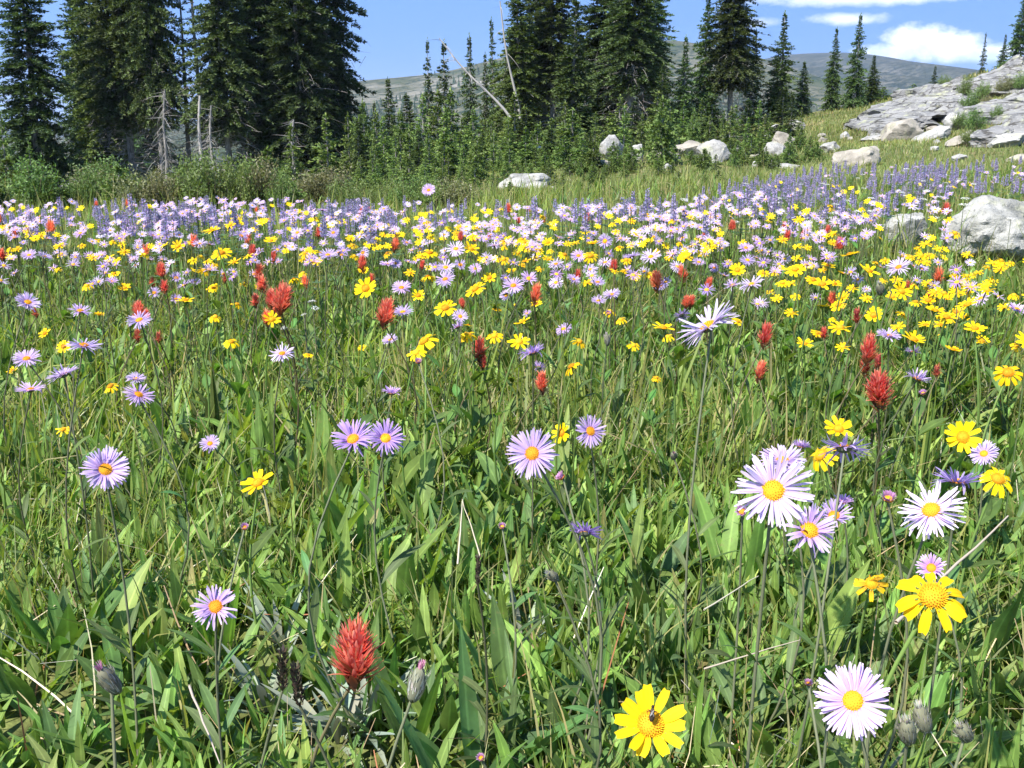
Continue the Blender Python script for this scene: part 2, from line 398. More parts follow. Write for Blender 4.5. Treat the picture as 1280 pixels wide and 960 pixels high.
# clouds: soft banks of vapour standing in fixed directions of the sky
tc = nd(N, 'ShaderNodeTexCoord'); sx = nd(N, 'ShaderNodeSeparateXYZ'); L.new(tc.outputs['Generated'], sx.inputs[0])
def mth(op, a, b=None, c=None, clamp=False):
    n = nd(N, 'ShaderNodeMath', operation=op); n.use_clamp = clamp
    for i, v in enumerate((a, b, c)):
        if v is None: continue
        if isinstance(v, (int, float)): n.inputs[i].default_value = v
        else: L.new(v, n.inputs[i])
    return n.outputs[0]
az_ = mth('ARCTAN2', sx.outputs[0], sx.outputs[1]); el_ = mth('ARCSINE', sx.outputs[2])
def azel(px, py):
    u, v = ray(px, py); l = math.sqrt(u*u+1+v*v)
    return math.atan2(u, 1), math.asin(v/l)
cn = nd(N, 'ShaderNodeTexNoise'); cn.inputs['Scale'].default_value = 30; cn.inputs['Detail'].default_value = 9; cn.inputs['Roughness'].default_value = .66
mpn = nd(N, 'ShaderNodeMapping'); mpn.inputs['Scale'].default_value = (1,1,1.5); L.new(tc.outputs['Generated'], mpn.inputs[0]); L.new(mpn.outputs[0], cn.inputs['Vector'])
def puff(px, py, wx, wy, soft=1., amp=.9):
    a, e = azel(px, py); 
    dx = mth('MULTIPLY', mth('SUBTRACT', az_, a), F/wx); dy = mth('MULTIPLY', mth('SUBTRACT', el_, e), F/wy)
    r = mth('SQRT', mth('ADD', mth('MULTIPLY', dx, dx), mth('MULTIPLY', dy, dy)))
    v = mth('SUBTRACT', 1., r)
    nz = mth('MULTIPLY', mth('SUBTRACT', cn.outputs[0], .5), amp*2)
    return mth('MULTIPLY', mth('ADD', v, nz), 2.2/soft, clamp=True)
front = mth('GREATER_THAN', sx.outputs[1], 0.)
puffs = [puff(1152,52,44,24,1.2,.8), puff(1192,60,46,18,1.4,.8), puff(1115,66,46,12,1.1,.6), puff(1235,68,52,13,1.2,.6),
         puff(1090,-6,150,13,2.2,.7), puff(1060,24,52,8,2.6,.8), puff(940,28,42,7,4.5,.9), puff(1300,90,300,14,3.4,.6)]
tot = puffs[0]
for p in puffs[1:]: tot = mth('MAXIMUM', tot, p)
# flat base of the cumulus
a0, e0 = azel(1150, 84)
tot = mth('MULTIPLY', tot, mth('MULTIPLY', mth('SUBTRACT', el_, e0-.004), 120., clamp=True), clamp=True)
# a scatter of other clouds over the rest of the sky
n5 = nd(N, 'ShaderNodeTexNoise'); n5.inputs['Scale'].default_value = 3.2; n5.inputs['Detail'].default_value = 7; L.new(mpn.outputs[0], n5.inputs['Vector'])
oth = mth('MULTIPLY', mth('SUBTRACT', n5.outputs[0], .6), 7., clamp=True)
away = mth('SUBTRACT', 1., mth('MULTIPLY', mth('SUBTRACT', sx.outputs[1], .55), 5., clamp=True))
tot = mth('MAXIMUM', mth('MULTIPLY', tot, front), mth('MULTIPLY', oth, away))
shade = nd(N, 'ShaderNodeMix', data_type='RGBA')
sh_f = mth('ADD', mth('MULTIPLY', mth('SUBTRACT', el_, azel(1150, 80)[1]), 26.), mth('MULTIPLY', mth('SUBTRACT', cn.outputs[0], .5), 2.4), clamp=True)
L.new(sh_f, shade.inputs[0]); shade.inputs[6].default_value = (2.6,3.2,4.3,1); shade.inputs[7].default_value = (4.9,4.9,5.0,1)
mix = nd(N, 'ShaderNodeMix', data_type='RGBA'); L.new(mth('MULTIPLY', tot, .93), mix.inputs[0])
up_ = nd(N, 'ShaderNodeVectorMath', operation='MULTIPLY_ADD'); L.new(tc.outputs['Generated'], up_.inputs[0]); up_.inputs[1].default_value = (1,1,.8); up_.inputs[2].default_value = (0,0,.62)
upn = nd(N, 'ShaderNodeVectorMath', operation='NORMALIZE'); L.new(up_.outputs[0], upn.inputs[0]); L.new(upn.outputs[0], sky.inputs[0])
tint = nd(N, 'ShaderNodeMix', data_type='RGBA', blend_type='MULTIPLY'); tint.inputs[0].default_value = 1; tint.inputs[7].default_value = (.80,1.0,1.14,1)
L.new(sky.outputs[0], tint.inputs[6]); L.new(tint.outputs[2], mix.inputs[6]); L.new(shade.outputs[2], mix.inputs[7])
L.new(mix.outputs[2], bg.inputs[0]); L.new(bg.outputs[0], out.inputs[0])

vs = scene.view_settings; vs.view_transform = 'Standard'; vs.look = 'None'; vs.gamma = 1; vs.use_curve_mapping = False; vs.exposure = 1.47
cy_ = scene.cycles
cy_.max_bounces = 7; cy_.diffuse_bounces = 4; cy_.glossy_bounces = 2; cy_.transmission_bounces = 5; cy_.transparent_max_bounces = 6; cy_.volume_bounces = 0
cy_.caustics_reflective = False; cy_.caustics_refractive = False; cy_.use_adaptive_sampling = True; cy_.adaptive_threshold = .02
cy_.sample_clamp_indirect = 6

# ------------------------------------------------------------------ ground sheet and hills
s = np.linspace(-1, 1, 281)
gx = np.sinh(s*6.2)/math.sinh(6.2)*5200
sy = np.linspace(-1, 1, 281); gy = 7 + np.sinh(sy*6.2)/math.sinh(6.2)*5200
XX, YY = np.meshgrid(gx, gy, indexing='ij')
ZZ = gz(XX, YY)
V = np.stack([XX,YY,ZZ], -1).reshape(-1,3)
def gridfaces(a, b):
    i = np.arange(a*b).reshape(a, b)
    return np.stack([i[:-1,:-1], i[1:,:-1], i[1:,1:], i[:-1,1:]], -1).reshape(-1,4)
g = Geo(); g.add(V, gridfaces(281, 281), (.1,.1,.05))
tag(link('ground', g.mesh('ground', M_GROUND)), 'green meadow ground running back to the firs and rocks', 'ground', kind='structure')

def hill(name, crest, Yc, Yf, mat, label, seed):
    px = np.array([c[0] for c in crest], float); py = np.array([c[1] for c in crest], float)
    p = np.linspace(px[0], px[-1], 170); q = np.interp(p, px, py)
    k = np.array([1,3,5,3,1])/13; q = np.convolve(np.pad(q, 2, mode='edge'), k, 'valid')
    t = np.concatenate([np.linspace(0, 1, 46), 1+np.linspace(.05, 1, 14)])
    u, v = ray(p, q)
    V = np.zeros((len(p), len(t), 3))
    ph = np.random.default_rng(seed).uniform(0, 6, 12)
    for j, tt in enumerate(t):
        Y = Yf + (Yc-Yf)*tt
        V[:,j,0] = u*Yc*(1 + .0*tt); V[:,j,1] = Y
        zc = CAMZ + v*Yc; zf = -50
        prof = (tt**.8 if tt <= 1 else 1-(tt-1)**1.5*.8)
        V[:,j,2] = zf + (zc-zf)*prof
        x = V[:,j,0]
        nzv = sum(np.sin(x/(90/(1+i*.9))+ph[i]+tt*(3+i))*Yc*.004/(1+i*.8) for i in range(7))
        V[:,j,2] += nzv*(1-abs(2*min(tt,1)-1)**2)*1.5 + (nzv*.18 if tt <= 1 else 0)
    g = Geo(); g.add(V.reshape(-1,3), gridfaces(len(p), len(t)), (.1,.1,.05))
    me = g.mesh(name, mat)
    o = tag(link(name, me), label, 'hill', kind='structure')
    return V
HV = hill('hill', [(-500,190),(150,170),(300,150),(400,116),(440,102),(500,97),(540,93),(570,87),(600,78),(640,68),(700,58),(780,52),(840,49),(880,56),(930,66),(1000,88),(1080,112),(1200,140),(1500,170)], 620, 150, M_HILL, 'tan and green alpine hill with pale scree rising behind the central firs', 3)
hill('hill', [(-900,160),(300,150),(700,110),(900,84),(960,72),(1000,67),(1040,65),(1085,66),(1120,72),(1150,79),(1200,85),(1260,92),(1340,98),(1500,120),(1900,150)], 1500, 450, M_HILL2, 'bluish far ridge below the white cumulus cloud', 8)
# far-off conifers dotted over the near hill, one mass
rng = np.random.default_rng(5); g = Geo()
cnt = 0
for _ in range(9000):
    i = rng.integers(0, HV.shape[0]-1); j = int(rng.triangular(0, 6, 44)) if rng.random() < .8 else rng.integers(0, 45)
    P = HV[i,j]*(1-(f:=rng.random())) + HV[i+1,j]*f
    if math.sin(P[0]*.021+2)+math.sin(P[2]*.06+P[0]*.007)+math.sin(P[1]*.02) < -.05 + j*.025: continue
    h = rng.uniform(1.8, 5.0); r = h*.25
    k = 5; an = np.arange(k)*2*PI/k + rng.random()
    for lv in range(3):
        z0 = P[2] + h*(.05+.28*lv); rr = r*(1-.27*lv)
        V = np.vstack([np.stack([P[0]+rr*np.cos(an), P[1]+rr*np.sin(an), np.full(k, z0)], -1), [[P[0], P[1], z0+h*.42]]])
        fc = np.array([[a, (a+1)%k, k] for a in range(k)])
        g.add(V, fc, vcol((.035,.06,.03), 1, rng)[0])
tag(link('distant_conifers', g.mesh('distant_conifers', M_NEEDLE, False)), 'dark scattered conifers far off on the alpine hillside', 'trees', kind='stuff')

# ------------------------------------------------------------------ conifers
def fir_meshes(name, H, Rr, seed, levels, per, z0=.25, shape=.75, dens=1., col=(.034,.062,.02), tipc=(.075,.115,.032), tw=.2, ww=.05, droop=.25, dead=0, trunk_r=None, gap=0.):
    rng = np.random.default_rng(seed)
    g = Geo()
    zz, aa, ll = [], [], []
    for i in range(levels):
        t = (i+rng.uniform(-.3,.3))/levels; t = min(max(t, 0), 1)
        z = z0 + (H*.985-z0)*t
        full = (1-t)**shape*(1 if t > .12 else .7+2.5*t)
        if gap and rng.random() < gap: continue
        lobes = rng.uniform(.52, 1.18)
        for b in range(per):
            a = rng.uniform(0, 2*PI)
            if rng.random() < .12: continue
            zz.append(z + rng.uniform(-.5,.5)*(H-z0)/levels); aa.append(a); ll.append(max(.05*H**.3, Rr*full*lobes*rng.uniform(.55,1.12)))
    zz, aa, ll = map(np.array, (zz, aa, ll))
    t = np.clip((zz-z0)/(H-z0), 0, 1)
    el = -.35 + 1.0*t**1.5 + rng.normal(0, .13, len(zz))            # lower branches hang, top ones rise
    nt_ = np.maximum(5, (ll/ (.052/dens))).astype(int)
    bi = np.repeat(np.arange(len(zz)), nt_)
    n = len(bi)
    s = rng.uniform(.08, 1, n)**.8
    L_ = ll[bi]
    rad = np.stack([np.cos(aa[bi]), np.sin(aa[bi]), np.zeros(n)], -1); tan = np.stack([-np.sin(aa[bi]), np.cos(aa[bi]), np.zeros(n)], -1)
    zoff = L_*(np.sin(el[bi])*s - droop*s*s + .18*droop*2*s**4)
    base = rad*(L_*s*np.cos(el[bi]))[:,None]; base[:,2] = zz[bi] + zoff
    sgn = np.where(rng.random(n) < .5, -1, 1)
    ang = rng.uniform(.15, 1.05, n)
    d = rad*np.cos(ang)[:,None] + tan*(sgn*np.sin(ang))[:,None]
    d[:,2] += np.sin(el[bi])*.6 - droop*s*.5 + rng.normal(.08, .22, n)
    tl = tw*(.45+.9*(1-s))*rng.uniform(.6, 1.3, n)*np.clip(L_/ (.5*Rr), .45, 1.1)
    up = np.stack([rng.normal(0,.45,n), rng.normal(0,.45,n), np.ones(n)], -1)
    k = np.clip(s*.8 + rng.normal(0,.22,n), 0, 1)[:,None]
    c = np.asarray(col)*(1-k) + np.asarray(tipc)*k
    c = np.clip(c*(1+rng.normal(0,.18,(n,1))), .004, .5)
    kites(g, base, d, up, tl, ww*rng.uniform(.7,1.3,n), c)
    # upright tufts that give each branch its thickness
    m = rng.random(n) < .75
    d2 = d[m]*.7; d2[:,2] += rng.uniform(.2,.9,m.sum())
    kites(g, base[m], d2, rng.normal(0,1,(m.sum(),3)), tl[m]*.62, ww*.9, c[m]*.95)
    m = rng.random(n) < .45
    d3 = d[m]*.7; d3[:,2] -= rng.uniform(.3,.9,m.sum())
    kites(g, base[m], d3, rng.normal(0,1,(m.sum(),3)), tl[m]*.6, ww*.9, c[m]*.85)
    # leader
    q = 7
    kites(g, np.stack([np.zeros(q), np.zeros(q), np.linspace(H*.95,H*1.0,q)],-1), np.stack([rng.normal(0,.35,q),rng.normal(0,.35,q),np.ones(q)],-1), rng.normal(0,1,(q,3)), .05*H**.6, ww*.8, np.asarray(tipc))
    crown = g.mesh(name+'_crown', M_NEEDLE, False)
    tg = Geo(); tr = trunk_r or H*.012+.012
    zs = np.linspace(-.25, H*.97, 9)
    pts = np.stack([np.sin(zs*.7+seed)*tr*.5, np.cos(zs*.5+seed)*tr*.5, zs], -1)
    tube(tg, pts, tr*(1-np.clip(zs/H,0,1)*.9), (.2,.19,.17), 8)
    # bare limbs inside the crown
    m = len(zz)//2
    for i in rng.choice(len(zz), min(m, 60), replace=False):
        a, l = aa[i], ll[i]*.8
        ss = np.linspace(0,1,4)
        pp = np.stack([np.cos(a)*l*ss*np.cos(el[i]), np.sin(a)*l*ss*np.cos(el[i]), zz[i]+l*(np.sin(el[i])*ss-droop*ss*ss)], -1)
        tube(tg, pp, tr*.22*(1-ss*.7), (.2,.19,.17), 4)
    trunk = tg.mesh(name+'_trunk', M_BARK)
    dm = None
    if dead:
        dg = Geo(); k = dead
        az = rng.uniform(0, 2*PI, k); z = rng.uniform(.15, dead_top(H), k); l = rng.uniform(.35, 1.0, k)*Rr*.95
        b = np.stack([np.cos(az)*tr*.7, np.sin(az)*tr*.7, z], -1)
        cg = vcol((.27,.25,.225), k, rng, .2, .03)
        strips(dg, b, az, l, .016, rng.uniform(1.1,1.6,k), rng.uniform(.3,1.4,k), [1,.8,.6,.4,.2], cg, roll=rng.uniform(0,3,k))
        k2 = dead*5
        j = rng.integers(0, k, k2); f = rng.uniform(.2, .95, k2)
        b2 = b[j] + np.stack([np.cos(az[j])*l[j]*f*.85, np.sin(az[j])*l[j]*f*.85, -l[j]*f*f*.45], -1)
        strips(dg, b2, az[j]+rng.normal(0,.9,k2), rng.uniform(.12,.4,k2), .012, rng.uniform(1.2,2.6,k2), rng.uniform(-.3,.8,k2), [1,.7,.4,.15], cg[j], roll=rng.uniform(0,3,k2))
        dm = dg.mesh(name+'_dead_branches', M_DEAD, False)
    return dict(crown=crown, trunk=trunk, dead=dm, H=H, R=Rr)
def dead_top(H): return H*.42

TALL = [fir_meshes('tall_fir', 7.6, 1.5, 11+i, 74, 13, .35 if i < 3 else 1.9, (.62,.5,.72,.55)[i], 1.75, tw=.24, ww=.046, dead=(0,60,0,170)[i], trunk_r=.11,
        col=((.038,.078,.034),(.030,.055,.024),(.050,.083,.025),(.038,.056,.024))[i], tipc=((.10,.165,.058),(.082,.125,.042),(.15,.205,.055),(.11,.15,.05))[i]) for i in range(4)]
SLIM = [fir_meshes('slender_fir', 3.8, .52, 31+i, 44, 9, .25, .8, 1.7, tw=.17, ww=.040, col=(.055,.09,.032), tipc=(.12,.17,.055), dead=(0,14,0)[i], trunk_r=.045, gap=(0,.12,.05)[i]) for i in range(3)]
MEDF = [fir_meshes('mid_fir', 4.6, .95, 41+i, 56, 11, .25, .8, 1.65, tw=.20, ww=.043, trunk_r=.07, col=(.055,.098,.035), tipc=(.13,.19,.058)) for i in range(3)]
SPARSE = [fir_meshes('thin_fir', 6.5, .75, 51+i, 40, 5, 1.3, .6, .7, tw=.16, ww=.042, dead=80, trunk_r=.085, gap=.3) for i in range(2)]
YOUNG = [fir_meshes('young_fir', 1.5, .5, 61+i, 20, 9, .04, .85, 1.9, col=(.085,.145,.036), tipc=(.23,.30,.08), tw=.14, ww=.034, droop=.1, trunk_r=.022, dead=(0,0,10,0)[i], gap=(0,.1,.15,0)[i]) for i in range(4)]
FERNF = [fir_meshes('low_fir', 1.0, .8, 71+i, 14, 14, .03, .85, 1.7, col=(.07,.115,.03), tipc=(.18,.25,.065), tw=.18, ww=.036, droop=.05, trunk_r=.025) for i in range(3)]

def bush_meshes(name, seed, col, tipc, H=.6, Rr=.6, nst=60, lw=.03):
    rng = np.random.default_rng(seed); g = Geo(); tg = Geo()
    az = rng.uniform(0, 2*PI, nst); sp = rng.uniform(.05, 1.15, nst); L_ = H*rng.uniform(.7, 1.15, nst)*(1-.2*sp)*1.15
    b0 = np.stack([np.cos(az)*Rr*.25*rng.random(nst), np.sin(az)*Rr*.25*rng.random(nst), np.zeros(nst)], -1)
    for i in range(nst):
        ss = np.linspace(0, 1, 5); th = sp[i]*(.5+.6*ss)
        p = b0[i] + np.cumsum(np.stack([np.sin(th)*math.cos(az[i]), np.sin(th)*math.sin(az[i]), np.cos(th)], -1), 0)*L_[i]/5*(Rr/H*.5+.5)
        if i % 2 == 0: tube(tg, p, .006*(1.2-ss), (.14,.11,.08), 3)
        n = 42
        f = rng.uniform(.3, 1.02, n); q = np.stack([np.interp(f, ss, p[:,k]) for k in range(3)], -1) + rng.normal(0, .035, (n,3))
        d = rng.normal(0,1,(n,3)); d[:,2] = np.abs(d[:,2])*.7
        k = np.clip(f-.35+rng.normal(0,.2,n),0,1)[:,None]
        c = np.clip((np.asarray(col)*(1-k)+np.asarray(tipc)*k)*(1+rng.normal(0,.15,(n,1))), .005, .6)
        kites(g, q, d, rng.normal(0,1,(n,3)), lw*2.0*rng.uniform(.6,1.3,n), lw*rng.uniform(.7,1.2,n), c)
    return dict(crown=g.mesh(name+'_foliage', M_BUSH, False), trunk=tg.mesh(name+'_stems', M_DEAD), dead=None, H=H, R=Rr)
BUSH = [bush_meshes('leafy_bush', 81+i, ((.07,.12,.03),(.085,.13,.035),(.10,.12,.045))[i], ((.15,.22,.055),(.18,.235,.06),(.2,.19,.09))[i], lw=.022, nst=80) for i in range(3)]

TREES = []
def plant(name, kit, px, base, Y, top, width, label, cat, group=None, parts=('trunk','crown'), rz=None, lean=(0,0)):
    x, y, _ = at(px, base, Y); x = float(x); z = float(gz(x, Y))
    _, _, zt = at(px, top, Y)
    h = max(float(zt)-z, .15); w = width/pix_per_m(Y, z)*.5*(1.1 if kit in TALL or kit in MEDF else 1.1)
    o = thing(name, (x, Y, z-.02), label, cat, group, rz if rz is not None else random.uniform(0, 6.28))
    o.rotation_euler = (lean[0], lean[1], o.rotation_euler[2])
    sx_ = w/kit['R']; sz_ = h/kit['H']
    t_ = link(parts[0], kit['trunk'], o, sc=(sx_, sx_, sz_)); link(parts[1], kit['crown'], o, sc=(sx_, sx_, sz_))
    if kit['dead'] is not None: link('dead_branches', kit['dead'], t_)
    TREES.append((px, base, label))
    return o
random.seed(4)
GR = 'tall firs of the dark grove'
plant('fir_tree', TALL[0], -28, 240, 27, -70, 118, 'dark fir cut by the picture edge outside the grove', 'tree', GR)
plant('fir_tree', TALL[0], 54, 238, 26, -85, 138, 'broad bluish green fir standing out from the grove, sky on both sides', 'tree', GR)
plant('fir_tree', TALL[2], 132, 236, 29, -120, 104, 'dark narrow fir just behind the broad bluish green fir', 'tree', GR)
plant('fir_tree', TALL[3], 166, 236, 28, -150, 120, 'dark fir whose pale trunk shows above a grey dead spray', 'tree', GR)
plant('fir_tree', TALL[3], 204, 236, 27.5, -190, 96, 'dark fir with a skirt of bleached dead twigs beside the sky gap', 'tree', GR)
plant('fir_tree', SPARSE[0], 241, 236, 29, -60, 56, 'thin sparse fir standing in the sky gap of the grove', 'tree', GR)
plant('fir_tree', SPARSE[1], 260, 238, 28, -120, 60, 'bare grey trunked thin fir at the edge of the sky gap', 'tree', GR)
plant('fir_tree', TALL[3], 290, 238, 27, -110, 110, 'sunlit yellowish fir with white trunk patches past the sky gap', 'tree', GR)
plant('fir_tree', TALL[1], 335, 236, 28.5, -180, 130, 'dense dark fir behind the bushy green young fir', 'tree', GR)
plant('fir_tree', TALL[1], 380, 236, 27.5, -150, 130, 'fir with grey dead limbs low down near the grove end', 'tree', GR)
plant('fir_tree', TALL[1], 418, 238, 29, -230, 118, 'black shaded fir ending the grove against open sky', 'tree', GR)
plant('fir_tree', TALL[1], 118, 232, 33, -60, 96, 'shaded fir filling the back of the grove behind the broad bluish fir', 'tree', GR)
plant('fir_tree', TALL[0], 185, 232, 33, -90, 120, 'shaded fir filling the back of the grove behind the bleached twigs', 'tree', GR)
plant('fir_tree', TALL[2], 355, 232, 33, -120, 150, 'shaded fir filling the back of the grove near its dark end', 'tree', GR)
GS = 'slender firs in the gap before the hill'
plant('slender_fir', SLIM[0], 488, 200, 26, 97, 40, 'pointed green fir with a bare whitish trunk before the hill', 'tree', GS)
plant('slender_fir', SLIM[1], 515, 195, 27, 124, 26, 'short thin fir between the pointed green fir and the spire', 'tree', GS)
plant('slender_fir', SLIM[2], 470, 195, 27, 126, 26, 'short dark fir nearest the grove end in the hill gap'.replace('nearest','next to'), 'tree', GS)
plant('slender_fir', SLIM[1], 537, 190, 30, 48, 28, 'dark needle thin fir spire crossing the hill crest', 'tree', GS)
plant('slender_fir', SLIM[1], 557, 190, 28, 50, 42, 'gappy fir with open branches beside the needle thin spire', 'tree', GS)
plant('slender_fir', SLIM[2], 588, 188, 32, 42, 34, 'dark full spire fir crossed by the leaning dead pole', 'tree', GS)
plant('slender_fir', SLIM[0], 607, 185, 34, 66, 24, 'small fir tip showing between the dark spire and the clump', 'tree', GS)
plant('slender_fir', SLIM[2], 619, 178, 35, 22, 30, 'blackish fir with a crooked top at the clump edge', 'tree', GS, lean=(0,.04))
GC = 'tall firs of the central clump'
plant('fir_tree', TALL[2], 648, 178, 30, -50, 88, 'sunlit fir of the clump behind the pale leaning dead trunk', 'tree', GC)
plant('fir_tree', TALL[3], 690, 176, 31, -60, 104, 'fir with grey trunk streaks in the middle of the clump', 'tree', GC)
plant('mid_fir', MEDF[0], 717, 180, 26, -4, 84, 'pointed bright green fir standing in front of the clump', 'tree', GC)
plant('fir_tree', TALL[1], 752, 174, 31, -110, 110, 'dark shaded fir behind the bright pointed fir', 'tree', GC)
plant('fir_tree', TALL[3], 788, 174, 29, -90, 110, 'dark brownish fir with hanging dead limbs in the clump', 'tree', GC)
plant('fir_tree', TALL[0], 812, 172, 31, -60, 80, 'bluish fir closing the clump on its outcrop side', 'tree', GC)
plant('fir_tree', TALL[2], 668, 172, 34, -70, 110, 'fir hidden at the back of the clump behind the grey streaked one', 'tree', GC)
plant('mid_fir', MEDF[2], 826, 172, 27, 78, 48, 'short leafy fir at the foot of the clump beside its bluish fir', 'tree', GC)
GR2 = 'firs between the clump and the outcrop'
plant('mid_fir', MEDF[1], 853, 160, 29, 44, 50, 'mid sized fir next after the clump against the hill', 'tree', GR2)
plant('mid_fir', MEDF[2], 878, 160, 30, -10, 60, 'fir with a slim top pressed against the tallest dark fir', 'tree', GR2)
plant('fir_tree', TALL[3], 910, 158, 30, -70, 90, 'tallest dark fir after the clump with bare trunk foot', 'tree', GR2)
plant('mid_fir', MEDF[0], 938, 155, 31, 36, 44, 'short dark fir tucked beside the tallest dark fir', 'tree', GR2)
plant('mid_fir', MEDF[1], 973, 148, 31, 14, 56, 'lone dark fir with ragged top beside the far ridge', 'tree', GR2)
plant('mid_fir', MEDF[2], 1001, 148, 32, 76, 40, 'small pale fir at the foot of the lone ragged fir', 'tree', GR2)
plant('mid_fir', MEDF[0], 1038, 143, 33, 34, 36, 'first slim spire fir standing apart before the far ridge', 'tree', GR2)
plant('mid_fir', MEDF[2], 1066, 142, 32, 17, 42, 'taller pointed spire fir standing apart before the far ridge', 'tree', GR2)
plant('mid_fir', MEDF[1], 1087, 142, 34, 68, 34, 'shorter fir behind the taller pointed spire', 'tree', GR2)
plant('slender_fir', SLIM[0], 1166, 118, 40, 82, 18, 'little fir poking up behind the outcrop before the far ridge', 'tree', GR2)
plant('slender_fir', SLIM[2], 1227, 92, 33, 40, 12, 'tiny lone fir on the outcrop top under the cloud', 'tree', GR2)
plant('mid_fir', MEDF[1], 1252, 90, 34, 42, 24, 'small fir beside the tall one on the outcrop top', 'tree', GR2)
plant('mid_fir', MEDF[0], 1270, 90, 33, -14, 44, 'tall dark fir on the outcrop top at the picture edge', 'tree', GR2)
plant('mid_fir', MEDF[2], 1300, 88, 34, 10, 50, 'dark fir beyond the outcrop top cut off by the picture edge', 'tree', GR2)
for p, b, t, w in ((1102,142,108,40),(1120,138,110,34),(1140,133,104,36),(1085,150,118,44),(1060,150,118,40)):
    plant('low_fir', YOUNG[(p//20)%4], p, b, 33, t, w, 'low green fir in the row leading up behind the outcrop', 'young fir', 'low firs behind the outcrop')
# saplings in front of the grove
GY = 'young firs at the forest edge'
plant('young_fir', YOUNG[2], 11, 232, 21, 138, 44, 'thin sapling with pale trunk before the broad bluish fir', 'young fir', GY)
plant('young_fir', YOUNG[2], 41, 226, 20, 176, 38, 'small half dead brown sapling beside the thin pale trunked one', 'young fir', GY)
plant('young_fir', YOUNG[0], 411, 240, 18, 142, 62, 'bright green pointed young fir before the black shaded fir', 'young fir', GY)
plant('young_fir', YOUNG[1], 438, 232, 19, 140, 46, 'spindly young fir with tiered twigs beside the bright pointed one', 'young fir', GY)
plant('young_fir', FERNF[0], 338, 252, 16, 182, 100, 'wide dark green bushy young fir at the meadow edge', 'young fir', GY)
plant('young_fir', YOUNG[2], 368, 238, 20, 155, 44, 'young fir with dead grey lower trunk behind the wide bushy one', 'young fir', GY)
plant('young_fir', YOUNG[3], 288, 240, 20, 196, 36, 'small young fir in the shade of the sunlit yellowish fir', 'young fir', GY)
plant('young_fir', FERNF[1], 826, 206, 16.5, 120, 76, 'spreading olive young fir above the pale block rocks', 'young fir', GY)
plant('young_fir', FERNF[2], 722, 248, 11.5, 226, 40, 'tiny low fir on the grass beside the flat white boulder', 'young fir', GY)
plant('young_fir', YOUNG[0], 897, 240, 11, 212, 24, 'single little fir among the lupines below the white ledge rocks', 'young fir', GY)
random.seed(9)
GT = 'young firs of the central thicket'
for row, (b, Y, hh) in enumerate(((186,24,58),(200,20.5,50),(214,18,42),(226,16,40),(236,14.5,34))):
    x0, x1 = ((455,835),(450,825),(450,740),(448,660),(452,610))[row]
    p = x0
    while p < x1:
        kit = random.choice(YOUNG+YOUNG[:2]+SLIM[:1]+FERNF[:1])
        h = hh*random.uniform(.6, 1.35)
        if row >= 3 and 596 < p < 700: h *= .45
        if row == 1 and p > 745: h *= .6
        lab = ('at the foot of the clump', 'in the middle of the thicket', 'behind the flat white boulder', 'in the thicket front before the hill gap', 'along the lowest thicket edge')[row]
        plant('young_fir' if kit not in BUSH else 'leafy_bush', kit, p, b+random.uniform(-3,3), Y*random.uniform(.97,1.03), b-h, h*random.uniform(.6,1.1), 'dense green young fir '+lab if kit not in BUSH else 'loose leafy green bush '+lab, 'young fir' if kit not in BUSH else 'bush', GT)
        p += random.uniform(11, 22)
p = 835
while p < 1010:
    h = random.uniform(20, 52)
    plant('young_fir', random.choice(YOUNG+FERNF[:1]+SLIM[2:]), p, 178-(p-835)*.12+random.uniform(-3,4), 22+random.uniform(-1.5,2.5), 174-(p-835)*.12-h, h*random.uniform(.6,1.2), 'low spreading young fir between the clump and the grassy slope', 'young fir', GT)
    p += random.uniform(9, 18)
for p, b, t, w in ((866,182,136,34),(886,184,142,30),(912,180,132,36),(934,178,146,30),(955,176,142,32),(848,192,162,30),(780,176,132,34),(802,178,140,32)):
    plant('young_fir', (YOUNG+FERNF)[p%7], p, b, 19.5, t, w, 'low conical fir behind the white ledge rocks', 'young fir', GT)
GB = 'bushes along the grove edge'
p = -30
while p < 585:
    kit = random.choice(BUSH+FERNF[:1]) if p > 95 else random.choice(FERNF+BUSH[:1])
    h = random.uniform(26, 50)*(1.15 if p < 60 else 1)
    b = 266; h *= 1.2 if p < 420 else .75
    plant('leafy_bush', kit, p, b, 9.2+random.uniform(-.7,1.2), b-h-4, h*random.uniform(1.2,2.0), ('low green bush crowding the foot of the dark grove' if p < 440 else 'low green bush on the grass before the hill gap') if p > 95 else 'dark green bush under the broad bluish fir', 'bush', GB, ('stems','foliage'))
    p += random.uniform(9, 20)

random.seed(31)
for i in range(150):
    p = random.uniform(575, 1020); b = random.choice((random.uniform(196, 246), random.uniform(196, 222))) - max(0, p-850)*.13
    x_, Y_, ok_ = march(p, b, .03)
    if not ok_[0] or Y_[0] > 24: continue
    h = random.uniform(10, 24)*(1.3 if p < 760 else 1.) * (1.3 if b < 214 else .85)
    plant('young_fir', random.choice(YOUNG+FERNF), p, b, float(Y_[0]), b-h, h*random.uniform(.8,1.5), 'tiny evergreen scrub scattered over the grass slope below the boulders' if b < 228 else 'tiny evergreen scrub on the grass just behind the flower band', 'young fir', 'tiny scrub on the slope', ('stem','foliage'))
for p, b, t, w in ((1206,128,100,26),(1218,165,140,36),(1228,122,104,24),(1245,150,134,22),(1262,134,116,26),(1180,108,96,22),(1210,180,160,30),(1212,140,118,34),(1256,116,98,30),(1276,112,92,30),(1200,158,142,26),(1232,136,120,22)):
    x_, Y_, ok_ = march(p, b, .02); Y_ = float(Y_[0]) if ok_[0] else 24.
    plant('leafy_bush', BUSH[p%3], p, b, Y_-.4, t, w, 'low green bush rooted in cracks of the rocky outcrop', 'bush', 'bushes on the outcrop', ('stems','foliage'))
